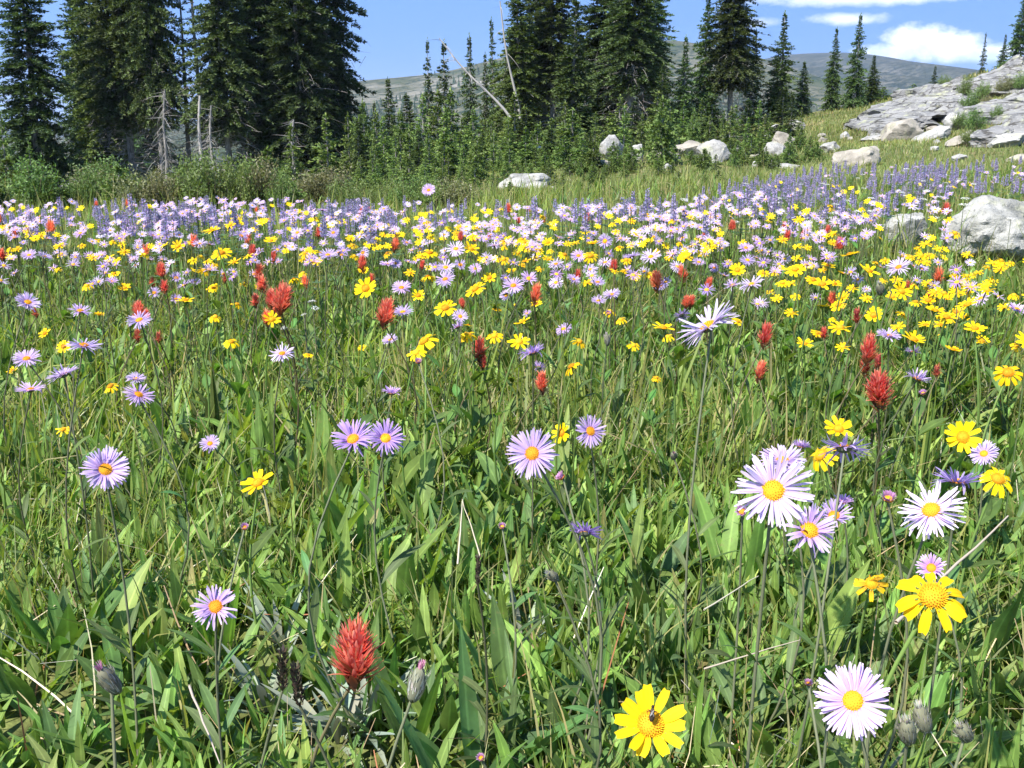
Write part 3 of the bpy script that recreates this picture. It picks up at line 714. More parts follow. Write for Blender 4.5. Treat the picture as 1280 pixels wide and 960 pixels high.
# dead wood
def snag(name, p0, p1, Y, r0, r1, label, nb, col, seed, blen=.5):
    rng = np.random.default_rng(seed)
    a = np.array(at(*p0, Y), float); b = np.array(at(*p1, Y), float)
    a[2] = min(a[2], float(gz(a[0], a[1]))+1.2)
    o = thing(name, tuple(a), label, 'dead tree')
    s_ = np.linspace(0, 1, 9)[:,None]; d = b-a
    pts = d*s_ + np.array([[math.sin(7*t)*.03, 0, math.cos(5*t)*.03] for t in s_[:,0]]); pts[0] = 0
    g = Geo(); tube(g, pts, r0+(r1-r0)*s_[:,0], col, 7)
    link('trunk', g.mesh('dead_trunk', M_DEAD), o)
    if nb:
        g = Geo(); f = rng.uniform(.25, 1, nb)
        base = np.stack([np.interp(f, s_[:,0], pts[:,k]) for k in range(3)], -1)
        strips(g, base, rng.uniform(0, 6.28, nb), blen*rng.uniform(.3,1.1,nb), .014, rng.uniform(1.3,2.6,nb), rng.uniform(-.2,.9,nb), [1,.8,.6,.35,.1], vcol(col, nb, rng, .15, .02), roll=rng.uniform(0,3,nb))
        link('branches', g.mesh('dead_branches', M_DEAD, False), o)
    return o
snag('dead_tree', (654,178), (624,2), 25.5, .04, .014, 'pale leaning dead trunk without bark in front of the clump', 12, (.27,.25,.22), 1)
snag('dead_tree', (640,150), (548,48), 27.5, .04, .012, 'grey dead pole leaning far over across the dark spire fir', 30, (.3,.28,.26), 2, .4)
snag('dead_tree', (252,236), (249,120), 26, .06, .03, 'upright grey dead trunk standing in the grove gap', 40, (.3,.28,.26), 3, .5)
snag('dead_tree', (208,236), (205,112), 25.4, .05, .02, 'tallest bleached snag with a curtain of drooping twigs', 130, (.22,.205,.185), 14, .6)
snag('dead_tree', (266,236), (263,132), 25.6, .05, .02, 'grey snag with fine drooping twigs just past the sky gap', 110, (.22,.205,.185), 15, .5)
snag('dead_tree', (368,236), (366,150), 25, .05, .02, 'grey dead snag beside the wide bushy young fir', 50, (.22,.205,.185), 16, .45)
snag('fallen_branch', (60,250), (98,222), 17, .03, .012, 'tangle of grey fallen branches under the broad bluish fir', 60, (.3,.28,.26), 6, .7)

# ------------------------------------------------------------------ mountain air
hm = bpy.data.materials.new('air'); hm.use_nodes = True; ht = hm.node_tree; ht.nodes.clear()
pv = ht.nodes.new('ShaderNodeVolumePrincipled'); pv.inputs['Density'].default_value = HAZE; pv.inputs['Color'].default_value = (.72,.83,1,1); pv.inputs['Anisotropy'].default_value = .2
ho = ht.nodes.new('ShaderNodeOutputMaterial'); ht.links.new(pv.outputs[0], ho.inputs['Volume'])
bm = bmesh.new(); bmesh.ops.create_cube(bm, size=1); me = bpy.data.meshes.new('haze'); bm.to_mesh(me); bm.free(); me.materials.append(hm)
hz = link('haze', me, None, (0, 0, 35), None, (10700, 10700, 170)); tag(hz, 'thin bluish mountain air over the meadow and hills', 'haze', kind='stuff')
# ------------------------------------------------------------------ rocks
import bmesh
def _ico(sub):
    bm = bmesh.new(); bmesh.ops.create_icosphere(bm, subdivisions=sub, radius=1)
    V = np.array([v.co[:] for v in bm.verts]); Fc = np.array([[v.index for v in f.verts] for f in bm.faces]); bm.free()
    return V, Fc
ICO = {k: _ico(k) for k in (4, 5)}
def rock_geo(seed, size, cuts=14, rough=.05, sub=4, strat=0., lo=.56, hi=.85, box=True):
    rng = np.random.default_rng(seed)
    V, Fc = ICO[sub]; V = V.copy()
    Q, _r = np.linalg.qr(np.eye(3)+rng.normal(0,.45,(3,3)))
    pl = [(sg*Q[:,k], rng.uniform(lo, lo+.28)) for k in range(3) for sg in (-1,1) if box and rng.random() < .85]
    for _ in range(cuts):
        n = rng.normal(0,1,3); pl.append((n/np.linalg.norm(n), rng.uniform(.62, hi+.05)))
    for n, d in pl:
        ex = V @ n - d; V -= np.maximum(ex, 0)[:,None]*n
    off = rng.uniform(0, 50, 3)
    if strat:
        z = V[:,2]*7 + 1.2*np.sin(V[:,0]*2+seed) 
        st = np.floor(z) + np.clip((z-np.floor(z))*3, 0, 1)
        h = np.sin(np.floor(z)*12.9+seed)*.5 + np.sin(st*3.3)*.4
        V[:,:2] *= (1 + strat*h)[:,None]
    f = np.array([mnoise.fractal(Vector(v*1.9+off), .9, 2.1, 5) for v in V])
    V = V*(1 + rough*1.6*f)[:,None]
    V = (V-(V.max(0)+V.min(0))/2)/((V.max(0)-V.min(0))/2)
    return V*np.array(size), Fc
def rock(px, base, w, h, Y, label, mat=None, seed=0, depth=.9, rz=0., ry=0., cuts=20, rough=.085, group='pale boulders on the slope', name='boulder', sink=.3, sub=4, box=True):
    x, y, _ = at(px, base, Y); x = float(x); z = float(gz(x, Y))
    k = pix_per_m(Y, z)
    W, H = w/k, h/k
    g = Geo(); V, Fc = rock_geo(seed or int(px*7+base), (W*.5, W*.5*depth, H*(1+sink)*.5), cuts, rough, sub, box=box)
    g.add(V, Fc, (.4,.4,.4))
    zb = CAMZ + float(ray(px, base)[1])*Y          # foot where the photograph shows it
    o = link(name, g.mesh(name, mat or M_ROCK, False), None, (x, y+W*.5*depth*.5, (max(z, min(zb, z+.06)) if Y > 6 else zb) + H*.5*(1-sink)), (0, ry, rz))
    return tag(o, label, 'rock', group)
def smooth_by_angle(o, ang=32):
    me = o.data
    me.polygons.foreach_set('use_smooth', np.ones(len(me.polygons), bool))
    try: me.set_sharp_from_angle(angle=math.radians(ang))
    except Exception: pass
RK = [
 (656,238,66,24,14,'flat pale boulder lying alone on the grass below the thicket',M_ROCK,3,.8,0),
 (750,234,18,7,13.5,'small white stone on the grass beside the flat pale boulder',M_ROCK,5,.8,0),
 (765,197,30,34,18.5,'upright cracked white block rock at the thicket edge',M_ROCK,7,.8,0),
 (796,203,16,28,17.5,'narrow white standing stone beside the spreading olive young fir',M_ROCK,9,.8,.1),
 (836,203,32,14,17,'low buff rock tucked under the spreading olive young fir',M_ROCK2,11,.7,0),
 (865,196,42,22,18,'square buff ledge rock leaning on a white slab',M_ROCK2,13,.8,0),
 (893,206,44,32,16.5,'tilted white slab rock with cracked top',M_ROCK,15,.8,-.35),
 (970,197,28,20,17,'white rounded boulder in front of a brown one',M_ROCK,17,.8,.3),
 (985,196,40,22,18.5,'brown earthy boulder behind the white rounded one',M_ROCK2,19,.8,.4),
 (980,213,40,10,14,'low flat white ledge rising out of the lupines',M_ROCK,21,.7,0),
 (1038,196,26,15,17,'small white boulder beside the broad pale one',M_ROCK,23,.8,0),
 (1077,210,60,27,14,'broad pale boulder standing in the lupines',M_ROCK2,25,.8,0),
 (971,160,14,10,26,'little white stone at the foot of the firs',M_ROCK,27,.8,0),
 (996,162,20,14,26,'white stone just past the little one at the foot of the firs',M_ROCK,29,.8,0),
 (1133,178,54,32,20,'big buff block boulder leaning against the outcrop',M_ROCK2,31,.8,0),
 (1166,182,48,18,19,'slanting white slab below the buff block',M_ROCK,33,.8,-.4),
 (1194,168,26,26,20.5,'rounded white block wedged under the outcrop face',M_ROCK,35,.8,-.5),
 (1101,178,44,10,20.5,'flat low stone at the foot of the buff block',M_ROCK,37,.7,0),
 (1203,192,40,18,16.5,'tilted slab in the grass below the outcrop',M_ROCK2,39,.8,-.35),
 (1168,193,14,7,16,'small white stone between the broad boulder and the outcrop',M_ROCK,41,.8,0),
 (1262,190,46,20,15.5,'white rubble block at the foot of the bluff',M_ROCK,43,.8,-.2),
 (1200,206,18,10,14,'pale stone among lupines below the tilted slab',M_ROCK,45,.8,0),
 (1275,212,30,14,12.5,'buff stone at the picture edge under the bluff',M_ROCK2,47,.8,0),
 (602,194,20,13,21,'pale stone peeping out of the thicket before the hill gap',M_ROCK,49,.8,0),
 (672,190,22,16,20,'pale stone peeping out of the thicket below the clump',M_ROCK,51,.8,0),
 (705,206,14,9,17.5,'first of the little stones scattered below the upright white block',M_ROCK,53,.8,0),
 (724,199,12,10,18,'pointed little stone scattered below the upright white block',M_ROCK,55,.8,0),
 (742,202,16,7,17.5,'flat little stone just below the upright white block',M_ROCK2,57,.8,0),
 (750,209,26,10,16.5,'long buff stone lying below the upright white block',M_ROCK2,59,.8,-.2),
 (691,239,10,7,13.4,'tiny stone touching the end of the flat pale boulder',M_ROCK,61,.8,0),
]
for px, b, w, h, Y, lab, mt, sd, dp, ry in RK:
    o = rock(px, b, w*1.05, h*(.88 if h < w else .82), Y, lab, mt, sd, dp, 0, ry)
    smooth_by_angle(o, 24)
rs_ = random.Random(12)
for i in range(26):
    px = rs_.uniform(700, 1215); b = rs_.uniform(178, 214) - max(0, px-900)*.06; w = rs_.uniform(7, 18)
    x_, Y_, ok_ = march(px, b, 0.)
    if not ok_[0] or Y_[0] > 27: continue
    o = rock(px, b, w, w*rs_.uniform(.4,.75), float(Y_[0]), 'small pale stone strewn over the grassy slope between the bigger boulders', M_ROCK if i % 3 else M_ROCK2, 200+i, .8, rs_.uniform(0,3), 0, group='small stones strewn over the slope', name='stone', sub=4); smooth_by_angle(o, 24)
# the two rocks between the flowers
o = rock(1252, 322, 132, 74, 3.9, 'big pale grey lichened boulder among yellow flowers at the picture edge', M_LICHEN, 101, .8, .2, 0, 9, .10, 'pale boulders in the meadow', sink=.25, sub=5, box=False); smooth_by_angle(o, 30)
o = rock(1131, 306, 60, 40, 4.2, 'low sloping grey stone beside the big lichened boulder', M_LICHEN, 103, .7, .3, -.35, 12, .09, 'pale boulders in the meadow', sink=.3, box=False); smooth_by_angle(o, 30)

def outcrop(name, spine, Y0, n, label, seed, wr, hr, ang0, drop):
    """one mass of tilted layered slabs stacked along a rising spine, locked into each other"""
    rng = np.random.default_rng(seed)
    sp = np.array(spine, float)
    x0, y0, z0 = map(float, at(sp[0,0], sp[0,1], Y0))
    g = Geo(); tt = np.linspace(0, 1, len(sp))
    for i in range(n):
        t = (i+.5)/n; dp = (i % 3)/2.
        px = np.interp(t, tt, sp[:,0]) + rng.uniform(-8, 8); py = np.interp(t, tt, sp[:,1]) + drop*dp + rng.uniform(-4, 4)
        mx_, my_, mo_ = march(px, py, .12); Y = float(my_[0]) + .3 if mo_[0] and my_[0] < 30 else Y0 + 4.5 + t*1.5
        w = rng.uniform(*wr)*(1.1-.3*dp); h = rng.uniform(*hr)
        x, y, z = map(float, at(px, py, Y)); k = pix_per_m(Y, z)
        V, Fc = rock_geo(seed*31+i, (w/k*.5, w/k*.5*rng.uniform(.7,1.1), h/k*.5), 16, .13, 5, .14, .45, .85)
        m = Matrix.Translation((x-x0, y-y0, z-z0)) @ Matrix.Rotation(rng.normal(0,.2), 4, 'Z') @ Matrix.Rotation(-math.radians(ang0+rng.normal(0,6)), 4, 'Y') @ Matrix.Rotation(rng.normal(.25,.12), 4, 'X')
        mm = np.array(m); g.add(V @ mm[:3,:3].T + mm[:3,3], Fc, (.3,.3,.3))
    n_c = 12
    for i in range(n_c):
        t = (i//2+.5)/6; px = np.interp(t, tt, sp[:,0]); py = np.interp(t, tt, sp[:,1])+drop*(.22+.5*(i%2))
        mx_, my_, mo_ = march(px, py, 0.); Y = float(my_[0])+1.2 if mo_[0] and my_[0] < 30 else Y0+3; x, y, z = map(float, at(px, py, Y)); z = min(z, float(gz(x,y))+.1)
        V, Fc = rock_geo(seed*7+i, (.95,2.2,.38), 14, .1, 4, .08); g.add(V+np.array([x-x0,y-y0,z-z0]), Fc, (.3,.3,.3))
    o = link(name, g.mesh(name, M_SLAB, False), None, (x0, y0, z0)); smooth_by_angle(o, 22)
    return tag(o, label, 'rock outcrop', 'outcrops on the rise')
outcrop('rock_outcrop', [(1112,150),(1140,136),(1165,124),(1192,112)], 22.5, 21, 'long slanting grey slab outcrop above the buff block boulder', 5, (44,72), (15,26), 32, 24)
outcrop('rock_outcrop', [(1240,108),(1260,100),(1285,96),(1330,92)], 22.5, 24, 'dark layered bluff of slabs rising at the picture edge', 8, (48,84), (20,32), 26, 70)
# ------------------------------------------------------------------ flower kits
LIL = (.51,.37,.63); PALE = (.62,.50,.68); DEEP = (.43,.28,.62)
def daisy_kit(seed, npet=64, cup=0., messy=.1, col=LIL, tip=PALE, short=1., missing=0.):
    rng = np.random.default_rng(seed)
    pg = Geo()
    for layer in range(2):
        n = npet//2
        az = np.arange(n)*2*PI/n + layer*PI/n + rng.normal(0, .05, n)
        keep = rng.random(n) > missing; az = az[keep]; n = len(az)
        b = np.stack([.24*np.cos(az), .24*np.sin(az), np.full(n, .02+.025*layer)], -1)
        th = 1.42 - .10*layer - cup + rng.normal(0, messy, n) + .22*np.sin(az+rng.uniform(0,6))
        kap = rng.normal(.12+cup*.5, messy*1.6, n) + (rng.random(n) < .12)*rng.normal(.5,.6,n)
        Lp = .77*short*rng.uniform(.84, 1.08, n)
        strips(pg, b, az + rng.normal(0, messy*.5, n), Lp, .088*rng.uniform(.75,1.3,n), th, kap, [.55,.85,1,1,.9,.4], vcol(col, n, rng, .06, .03), vcol(tip, n, rng, .05, .02), fold=-.25, roll=rng.normal(0, .22, n))
    cg = Geo()
    dome(cg, .285, .13, (.50,.19,.01), (.6,.28,.015), 5, 18)
    n = 110; i = np.arange(n)+.5; ph = np.arccos(1-i/n); th = PI*(1+5**.5)*i
    b = np.stack([.28*np.sin(ph)*np.cos(th), .28*np.sin(ph)*np.sin(th), .125*np.cos(ph)], -1)
    strips(cg, b, th, .055, .032, ph*.8, 0., [1,.9,.2], vcol((.62,.29,.018), n, rng, .14, .06))
    kg = Geo(); dome(kg, .27, -.17, (.13,.15,.09), (.10,.13,.06), 4, 14)
    n = 26; az = np.arange(n)*2*PI/n
    strips(kg, np.stack([.2*np.cos(az), .2*np.sin(az), np.full(n,-.12)],-1), az, .24, .06, .75, .4, [1,.9,.2], vcol((.14,.15,.10), n, rng, .2, .05))
    return dict(petals=pg, center=cg, calyx=kg)
def arnica_kit(seed, npet=11, droop=0., messy=.12, missing=0., colr=(.90,.60,.008)):
    rng = np.random.default_rng(seed)
    pg = Geo()
    az = np.arange(npet)*2*PI/npet + rng.normal(0, .07, npet); az = az[rng.random(npet) > missing]; n = len(az)
    b = np.stack([.27*np.cos(az), .27*np.sin(az), np.full(n,.0)], -1)
    Lp = .73*rng.uniform(.85,1.08,n)
    strips(pg, b, az + rng.normal(0,.06,n), Lp, .30*rng.uniform(.82,1.15,n), 1.40+droop*.45+rng.normal(0,messy,n), .1+droop*.8+rng.normal(0,messy*1.2,n), [.45,.75,.96,1,.95,.68], vcol(colr, n, rng, .05, .03), vcol((.93,.66,.012), n, rng, .04, .02), fold=-.16, roll=rng.normal(0,.22,n), notch=.05)
    cg = Geo(); dome(cg, .32, .18, (.5,.22,.01), (.58,.28,.012), 6, 18)
    n = 130; i = np.arange(n)+.5; ph = np.arccos(1-i/n); th = PI*(1+5**.5)*i
    b = np.stack([.31*np.sin(ph)*np.cos(th), .31*np.sin(ph)*np.sin(th), .175*np.cos(ph)], -1)
    strips(cg, b, th, .075, .035, ph*.7, 0., [1,.9,.25], vcol((.66,.32,.012), n, rng, .14, .05))
    kg = Geo(); dome(kg, .29, -.22, (.12,.19,.05), (.10,.16,.045), 4, 14)
    n = 16; az = np.arange(n)*2*PI/n
    strips(kg, np.stack([.2*np.cos(az), .2*np.sin(az), np.full(n,-.15)],-1), az, .32, .10, .7, .5, [1,.9,.15], vcol((.12,.19,.05), n, rng, .15, .05))
    return dict(petals=pg, center=cg, calyx=kg)
def brush_kit(seed, n=84, wide=1., dull=False):
    """unit height spike of lobed red bracts"""
    rng = np.random.default_rng(seed); g = Geo()
    t = np.linspace(0, 1, n)**.9; az = np.arange(n)*2.4 + rng.normal(0,.25,n)
    z = .52*t; r0 = .05*(1-t)
    b = np.stack([r0*np.cos(az), r0*np.sin(az), z], -1)
    red = (.80,.15,.085) if not dull else (.42,.10,.08)
    lo = (.60,.13,.06)
    k = np.clip(1-t*2.4, 0, 1)[:,None]
    c = np.array(red)*(1-k)+np.array(lo)*k; c = np.clip(c*(1+rng.normal(0,.14,(n,1))),.01,.9)
    tp = vcol((.90,.36,.22) if not dull else (.5,.14,.1), n, rng, .12, .06)
    th = (1.05*(1-t)+.56*t)*wide + rng.normal(0,.16,n); L_ = (.44-.08*t)*rng.uniform(.8,1.2,n)
    strips(g, b, az, L_*rng.uniform(.72,1.15,n)*(.85+.2*t), .092, th+rng.normal(0,.12,n), -.38+.3*t+rng.normal(0,.3,n), [.4,.8,.8,.6,.2], c, tp, fold=-.3)
    for sgn in (-1, 1):
        az2 = az + sgn*.35
        strips(g, b + np.stack([.05*np.cos(az2), .05*np.sin(az2), np.full(n,.05)],-1), az2 + sgn*.18, L_*.8, .06, th+.12, -.4, [.6,1,.6,.1], c, tp)
    m = n//2
    strips(g, b[::2]+np.array([0,0,.02]), az[::2]+.3, L_[::2]*1.02, .035, th[::2]*.8, -.3, [1,.9,.6], vcol((.62,.22,.10), len(b[::2]), rng, .15, .08))
    kg = Geo(); n2 = 9; az = np.arange(n2)*2.4; 
    strips(kg, np.stack([np.zeros(n2), np.zeros(n2), np.linspace(-.25,.06,n2)],-1), az, .42, .13, .75, .2, [.4,1,.8,.1], vcol((.16,.10,.05), n2, rng, .2, .1), vcol((.44,.13,.05), n2, rng, .2,.05), fold=-.2)
    return dict(petals=g, calyx=kg)
def kit_mesh(kit, nm, mats):
    return {k: v.mesh(nm+'_'+k, mats[k]) for k, v in kit.items()}
DM = dict(petals=M_PETAL, center=M_DISC, calyx=M_STEM); AM = dict(petals=M_YPETAL, center=M_DISC, calyx=M_STEM); BM = dict(petals=M_BRACT, calyx=M_BRACT)
DK = [daisy_kit(1), daisy_kit(2, 84, .1, .14, (.56,.42,.66), (.66,.55,.71)), daisy_kit(3, 62, -.12, .15), daisy_kit(4, 56, .3, .2, DEEP, LIL), daisy_kit(5, 76, 0, .22, PALE, (.69,.60,.73), 1.05, .1),
      daisy_kit(6, 58, .55, .2, (.55,.34,.62), (.72,.55,.82), .85), daisy_kit(7, 50, -.3, .3, LIL, PALE, 1, .15), daisy_kit(8, 90, .05, .14, (.57,.42,.67), (.69,.58,.73))]
BUD = daisy_kit(9, 40, 1.25, .12, (.42,.22,.36), (.55,.30,.5), .55)
DK += [daisy_kit(12, 60, .15, .26, LIL, PALE, .95, .28), daisy_kit(13, 70, -.2, .3, PALE, (.74,.66,.78), 1.05, .12), daisy_kit(14, 54, .4, .3, (.56,.38,.66), PALE, .9, .2)]
DKM = [kit_mesh(k, 'daisy', DM) for k in DK]; BUDM = kit_mesh(BUD, 'daisy_bud', DM)
AK = [arnica_kit(21), arnica_kit(22, 12, .3), arnica_kit(23, 10, .0, .2), arnica_kit(24, 11, .95, .15), arnica_kit(25, 12, -.2, .12), arnica_kit(26, 11, .5, .3, .25, (.80,.42,.03))]
AKM = [kit_mesh(k, 'arnica', AM) for k in AK]
BK = [brush_kit(41), brush_kit(42, 36, 1.25), brush_kit(43, 40, .85), brush_kit(44, 30, 1.1, True)]
BKM = [kit_mesh(k, 'paintbrush', BM) for k in BK]

H0 = .30
def leaf_geo(rng, n, z, L, W, col, g=None, th=(.5,.9), kap=(.3,.9), base_r=.001):
    g = g or Geo(); az = rng.uniform(0, 2*PI, n) if n > 1 else np.zeros(1)
    strips(g, np.stack([base_r*np.cos(az), base_r*np.sin(az), z], -1), az, L, W, rng.uniform(*th, n), rng.uniform(*kap, n), [.35,.8,1,.9,.55,.06], vcol(col, n, rng, .15, .06), fold=-.22, roll=rng.normal(0,.25,n))
    return g
def stem_kit(seed, r, col, top, nleaf, leafL, leafW, leafcol):
    """a stem of nominal height H0 that ends at `top`, with its leaves; the leaves also as separate meshes"""
    rng = np.random.default_rng(seed)
    s_ = np.linspace(0, 1, 9)
    bx, by = rng.normal(0, .026, 2)
    pts = np.stack([top[0]*s_**1.6 + bx*np.sin(s_*PI), top[1]*s_**1.6 + by*np.sin(s_*PI), s_*H0], -1)
    g = Geo(); tube(g, pts, r*(1.15-.3*s_), np.asarray(col)*np.linspace(.8,1.05,9)[:,None], 6)
    lone = g.mesh('stem', M_STEM)
    leaves = []
    for i in range(nleaf):
        f = rng.uniform(.05, .72); p = np.array([np.interp(f, s_, pts[:,k]) for k in range(3)])
        lm = leaf_geo(rng, 1, np.zeros(1), leafL*rng.uniform(.7,1.2)*(1.2-f*.7), leafW*rng.uniform(.8,1.2)*(1.15-f*.5), leafcol)
        leaves.append((f, p, lm))
    g2 = Geo(); g2.merge(g)
    for f, p, lm in leaves:
        a = rng.uniform(0, 2*PI); m = Matrix.Translation(p) @ Matrix.Rotation(a, 4, 'Z'); g2.merge(lm, m)
    return dict(lone=lone, leafy=g2.mesh('stem', M_STEM if nleaf == 0 else M_LEAF), leafy_geo=g2, leaves=[(f, p, lm.mesh('leaf', M_LEAF)) for f, p, lm in leaves], top=top)
DS = [stem_kit(100+i, .0012, (.14,.15,.085), tp, 7, .055, .0085, (.10,.16,.05)) for i, tp in enumerate(((.0,.0),(.02,.01),(-.02,.012),(.012,-.02),(-.03,-.008)))]
AS = [stem_kit(120+i, .0016, (.15,.24,.055), tp, 4, .065, .020, (.085,.15,.035)) for i, tp in enumerate(((.0,.0),(.018,.01),(-.018,.012),(.022,-.01)))]
BS = [stem_kit(140+i, .0015, (.14,.12,.06), tp, 7, .045, .006, (.09,.125,.045)) for i, tp in enumerate(((.0,.0),(.012,.008),(-.012,.006)))]

def facing(x, y, face, rng):
    r = math.hypot(x, y) or 1
    tc_ = Vector((-x/r, -y/r, 0)); up = Vector((0,0,1)); su = Vector((sdir.x, sdir.y, 0))
    k = dict(f=1.1, m=.34, u=.08, s=-.4, b=-.9).get(face, .4)
    return (up + tc_*k + su*rng.uniform(-.05,.3) + Vector(rng.normal(0, .27, 3))).normalized()

PLACED = []          # px, py, width, kind
def solve(px, py, w, D0, h0, sh=.075, sd=.006):
    hs = np.linspace(.10, .47, 24)
    x, y, ok = march(np.full(24, px), np.full(24, py), hs)
    zc = y*CP + (CAMZ - gz(x, y) - hs)*SP
    D = w*zc/F
    cost = ((hs-h0)/sh)**2 + ((D-D0)/sd)**2 + (~ok)*1e6
    i = int(np.argmin(cost))
    return float(x[i]), float(y[i]), float(hs[i]), float(np.clip(D[i], D0*.6, D0*1.5))

def flower(name, cat, kits, stems, px, py, w, face, label, group, rng, D0, h0, ki=None, detailed=False, brush=False, parts=('petals','flower_center','bracts')):
    x, y, h, D = solve(px, py, w, D0, h0)
    if brush: h = max(.1, h - D*.8)
    z = float(gz(x, y))
    st = stems[rng.integers(len(stems))]; spin = rng.uniform(0, 2*PI)
    top = Matrix.Rotation(spin, 3, 'Z') @ Vector((st['top'][0], st['top'][1], 0))
    sz_ = (h+.02)/H0
    o = thing(name, (x-top.x, y-top.y, z-.02), label, cat, group)
    if detailed:
        so_ = link('stem', st['lone'], o, None, (0,0,spin), (1,1,sz_))
        for f, p, lm in st['leaves']:
            q_ = float(rng.uniform(.8,1.25)); link('leaf', lm, so_, p, (0,0,rng.uniform(0,6.28)), (q_, q_, q_/sz_))
    else:
        link('stem', st['leafy'], o, None, (0,0,spin), (1,1,sz_))
    kit = kits[ki if ki is not None else rng.integers(len(kits))]
    n = facing(x, y, face, rng)
    if brush: n = (Vector((0,0,1)) + Vector(rng.normal(0,.12,3))).normalized()
    rot = (n.to_track_quat('Z','Y').to_matrix() @ Matrix.Rotation(rng.uniform(0,6.28), 3, 'Z')).to_euler()
    sc_ = D*1.75 if brush else D*.5
    hd = Vector((top.x, top.y, h+.02))
    if not brush: hd += n*sc_*.16
    if len(kit) == 1: link(parts[0], kit['petals'], o, hd, rot, sc_)
    else:
        hp = link('flower_head', None, o, hd, rot, sc_); hp.empty_display_size = .5
        for key, nm in (('petals', parts[0]), ('center', parts[1]), ('calyx', parts[2])):
            if key in kit: link(nm, kit[key], hp)
    PLACED.append((px, py, w, cat))
    return o
# ------------------------------------------------------------------ flowers that can be told apart
LM = [(331,350,'the big red paintbrush clump'),(277,319,'the thick stemmed tall arnica'),(889,412,'the big double headed daisy'),(1098,470,'the tall red paintbrush pair'),
      (532,430,'the drooping mid meadow arnica'),(599,426,'the lone coral paintbrush'),(479,381,'the paintbrush above two daisies'),(666,450,'the sideways daisy over a paintbrush'),
      (757,378,'the daisy pair with a pink bud'),(930,358,'the twin daisies in mid meadow'),(1185,400,'the dense yellow arnica patch'),(1236,300,'the big lichened boulder'),(956,410,'the lone scarlet paintbrush'),
      (173,385,'the paintbrush above a lilac daisy'),(81,472,'the grove side daisy trio'),(172,499,'the lilac daisy below a small one'),(651,356,'the daisies hiding a paintbrush'),(822,343,'the rosy round paintbrush'),(1028,358,'the wide flat arnica group'),(1124,337,'the tall daisy before the boulder'),(1260,469,'the bent picture edge arnica'),(570,312,'the pink daisy in the yellow band'),(101,295,'the pale daisy under the firs'),(40,320,'the pale picture edge daisy row')]
USED = {}
ORD = ['first','second','third','fourth','fifth','sixth','seventh','eighth','ninth','tenth','eleventh','twelfth','thirteenth','fourteenth','fifteenth']
def autolabel(what, px, py):
    d, x0, y0, ph = min((math.hypot(px-x, (py-y)*1.2), x, y, ph) for x, y, ph in LM)
    dx, dy = px-x0, py-y0
    if d < 9: rel = 'right at'
    elif abs(dy) > .75*abs(dx): rel = 'behind' if dy < 0 else 'in front of'
    else: rel = 'on grove side of' if dx < 0 else 'on outcrop side of'
    USED.setdefault((what, rel, ph), []).append(d)
    k = len(USED[(what, rel, ph)])
    return ORD[min(k-1, 14)] + ' ' + what + ' ' + rel + ' ' + ph
def big(w): return 'large' if w >= 28 else 'medium' if w >= 20 else 'small'
rngF = np.random.default_rng(77)
D_BIG = [ # px, py, w, face, kit, label
 (1067,878,94,'f',7,'big white and lilac daisy standing lowest in the meadow, golden centre'),
 (966,616,96,'f',4,'big whitish daisy with long loose petals on top of the daisy bunch'),
 (978,582,60,'u',1,'pale daisy half hidden behind the big whitish one in the bunch'),
 (1000,564,32,'u',5,'small pinkish closed daisy at the back of the daisy bunch'),
 (1055,567,66,'s',6,'ragged drooping daisy in front of the yellow arnica pair'),
 (1010,668,76,'f',10,'wilting lilac daisy with curled petals low in the daisy bunch'),
 (1042,650,52,'m',10,'small lilac daisy joined beside the wilting one in the bunch'),
 (1052,633,34,'u',5,'half closed pink daisy at the edge of the daisy bunch'),
 (1166,643,80,'f',9,'wide ragged daisy with broad amber centre beside the dry twig'),
 (1196,609,66,'s',3,'violet daisy turned edge-on behind the wide ragged one'),
 (1230,572,36,'f',1,'small pale daisy between two yellow arnicas at the picture edge'),
 (1164,713,44,'f',5,'fading purple daisy directly behind the big golden arnica'),
 (131,591,60,'f',1,'round lilac daisy facing the camera with a ringed orange centre'),
 (263,559,26,'m',0,'small lilac daisy alone above the round facing one'),
 (443,555,58,'m',3,'violet daisy with a petal hanging down, first of a pair'),
 (482,551,50,'m',3,'violet daisy with short petals, second of a pair'),
 (666,569,64,'f',0,'lilac daisy with widely spread petals on a bent dark stem'),
 (736,542,42,'f',2,'round pinkish daisy beside a small yellow arnica'),
 (731,676,48,'s',3,'pale blue daisy seen from the side on a hidden stem'),
 (270,762,60,'f',8,'violet daisy with gaps between petals above grey leaves'),
 (889,413,78,'u',4,'big double width pale daisy standing tall in mid meadow'),
 (536,239,18,'f',7,'tall pinkish daisy rising above the whole flower band'),
]
for i, (px, py, w, fc, ki, lab) in enumerate(D_BIG):
    flower('fleabane_daisy', 'daisy', DKM, DS, px, py, w, fc, lab, 'lilac daisies', rngF, .043 if py != 413 else .056, .31 if py > 300 else .42, ki, True)
BUDS = [(1109,631,34,'pink half open daisy bud beside the wide ragged daisy'),(306,665,19,'small purple bud in front of a yellow arnica by the grove side'),(704,601,24,'brownish daisy gone to seed on a dark stem'),(928,644,26,'petalless daisy head with green centre under the big whitish daisy'),(1010,863,20,'small pink bud beside the lowest white and lilac daisy'),(602,957,16,'tiny pink bud at the very bottom of the picture'),(628,664,18,'whitish nodding bud below the widely spread lilac daisy'),(1154,495,16,'closed pink bud below a lilac daisy near the tall paintbrush pair'),(760,393,12,'small pink bud under the daisy pair'),(523,455,18,'half closed pale daisy bud near the drooping arnica')]
for px, py, w, lab in BUDS:
    flower('daisy_bud', 'flower bud', [BUDM], DS, px, py, w*1.25, 'm', lab, 'daisy buds', rngF, .022, .28, 0, w > 17)
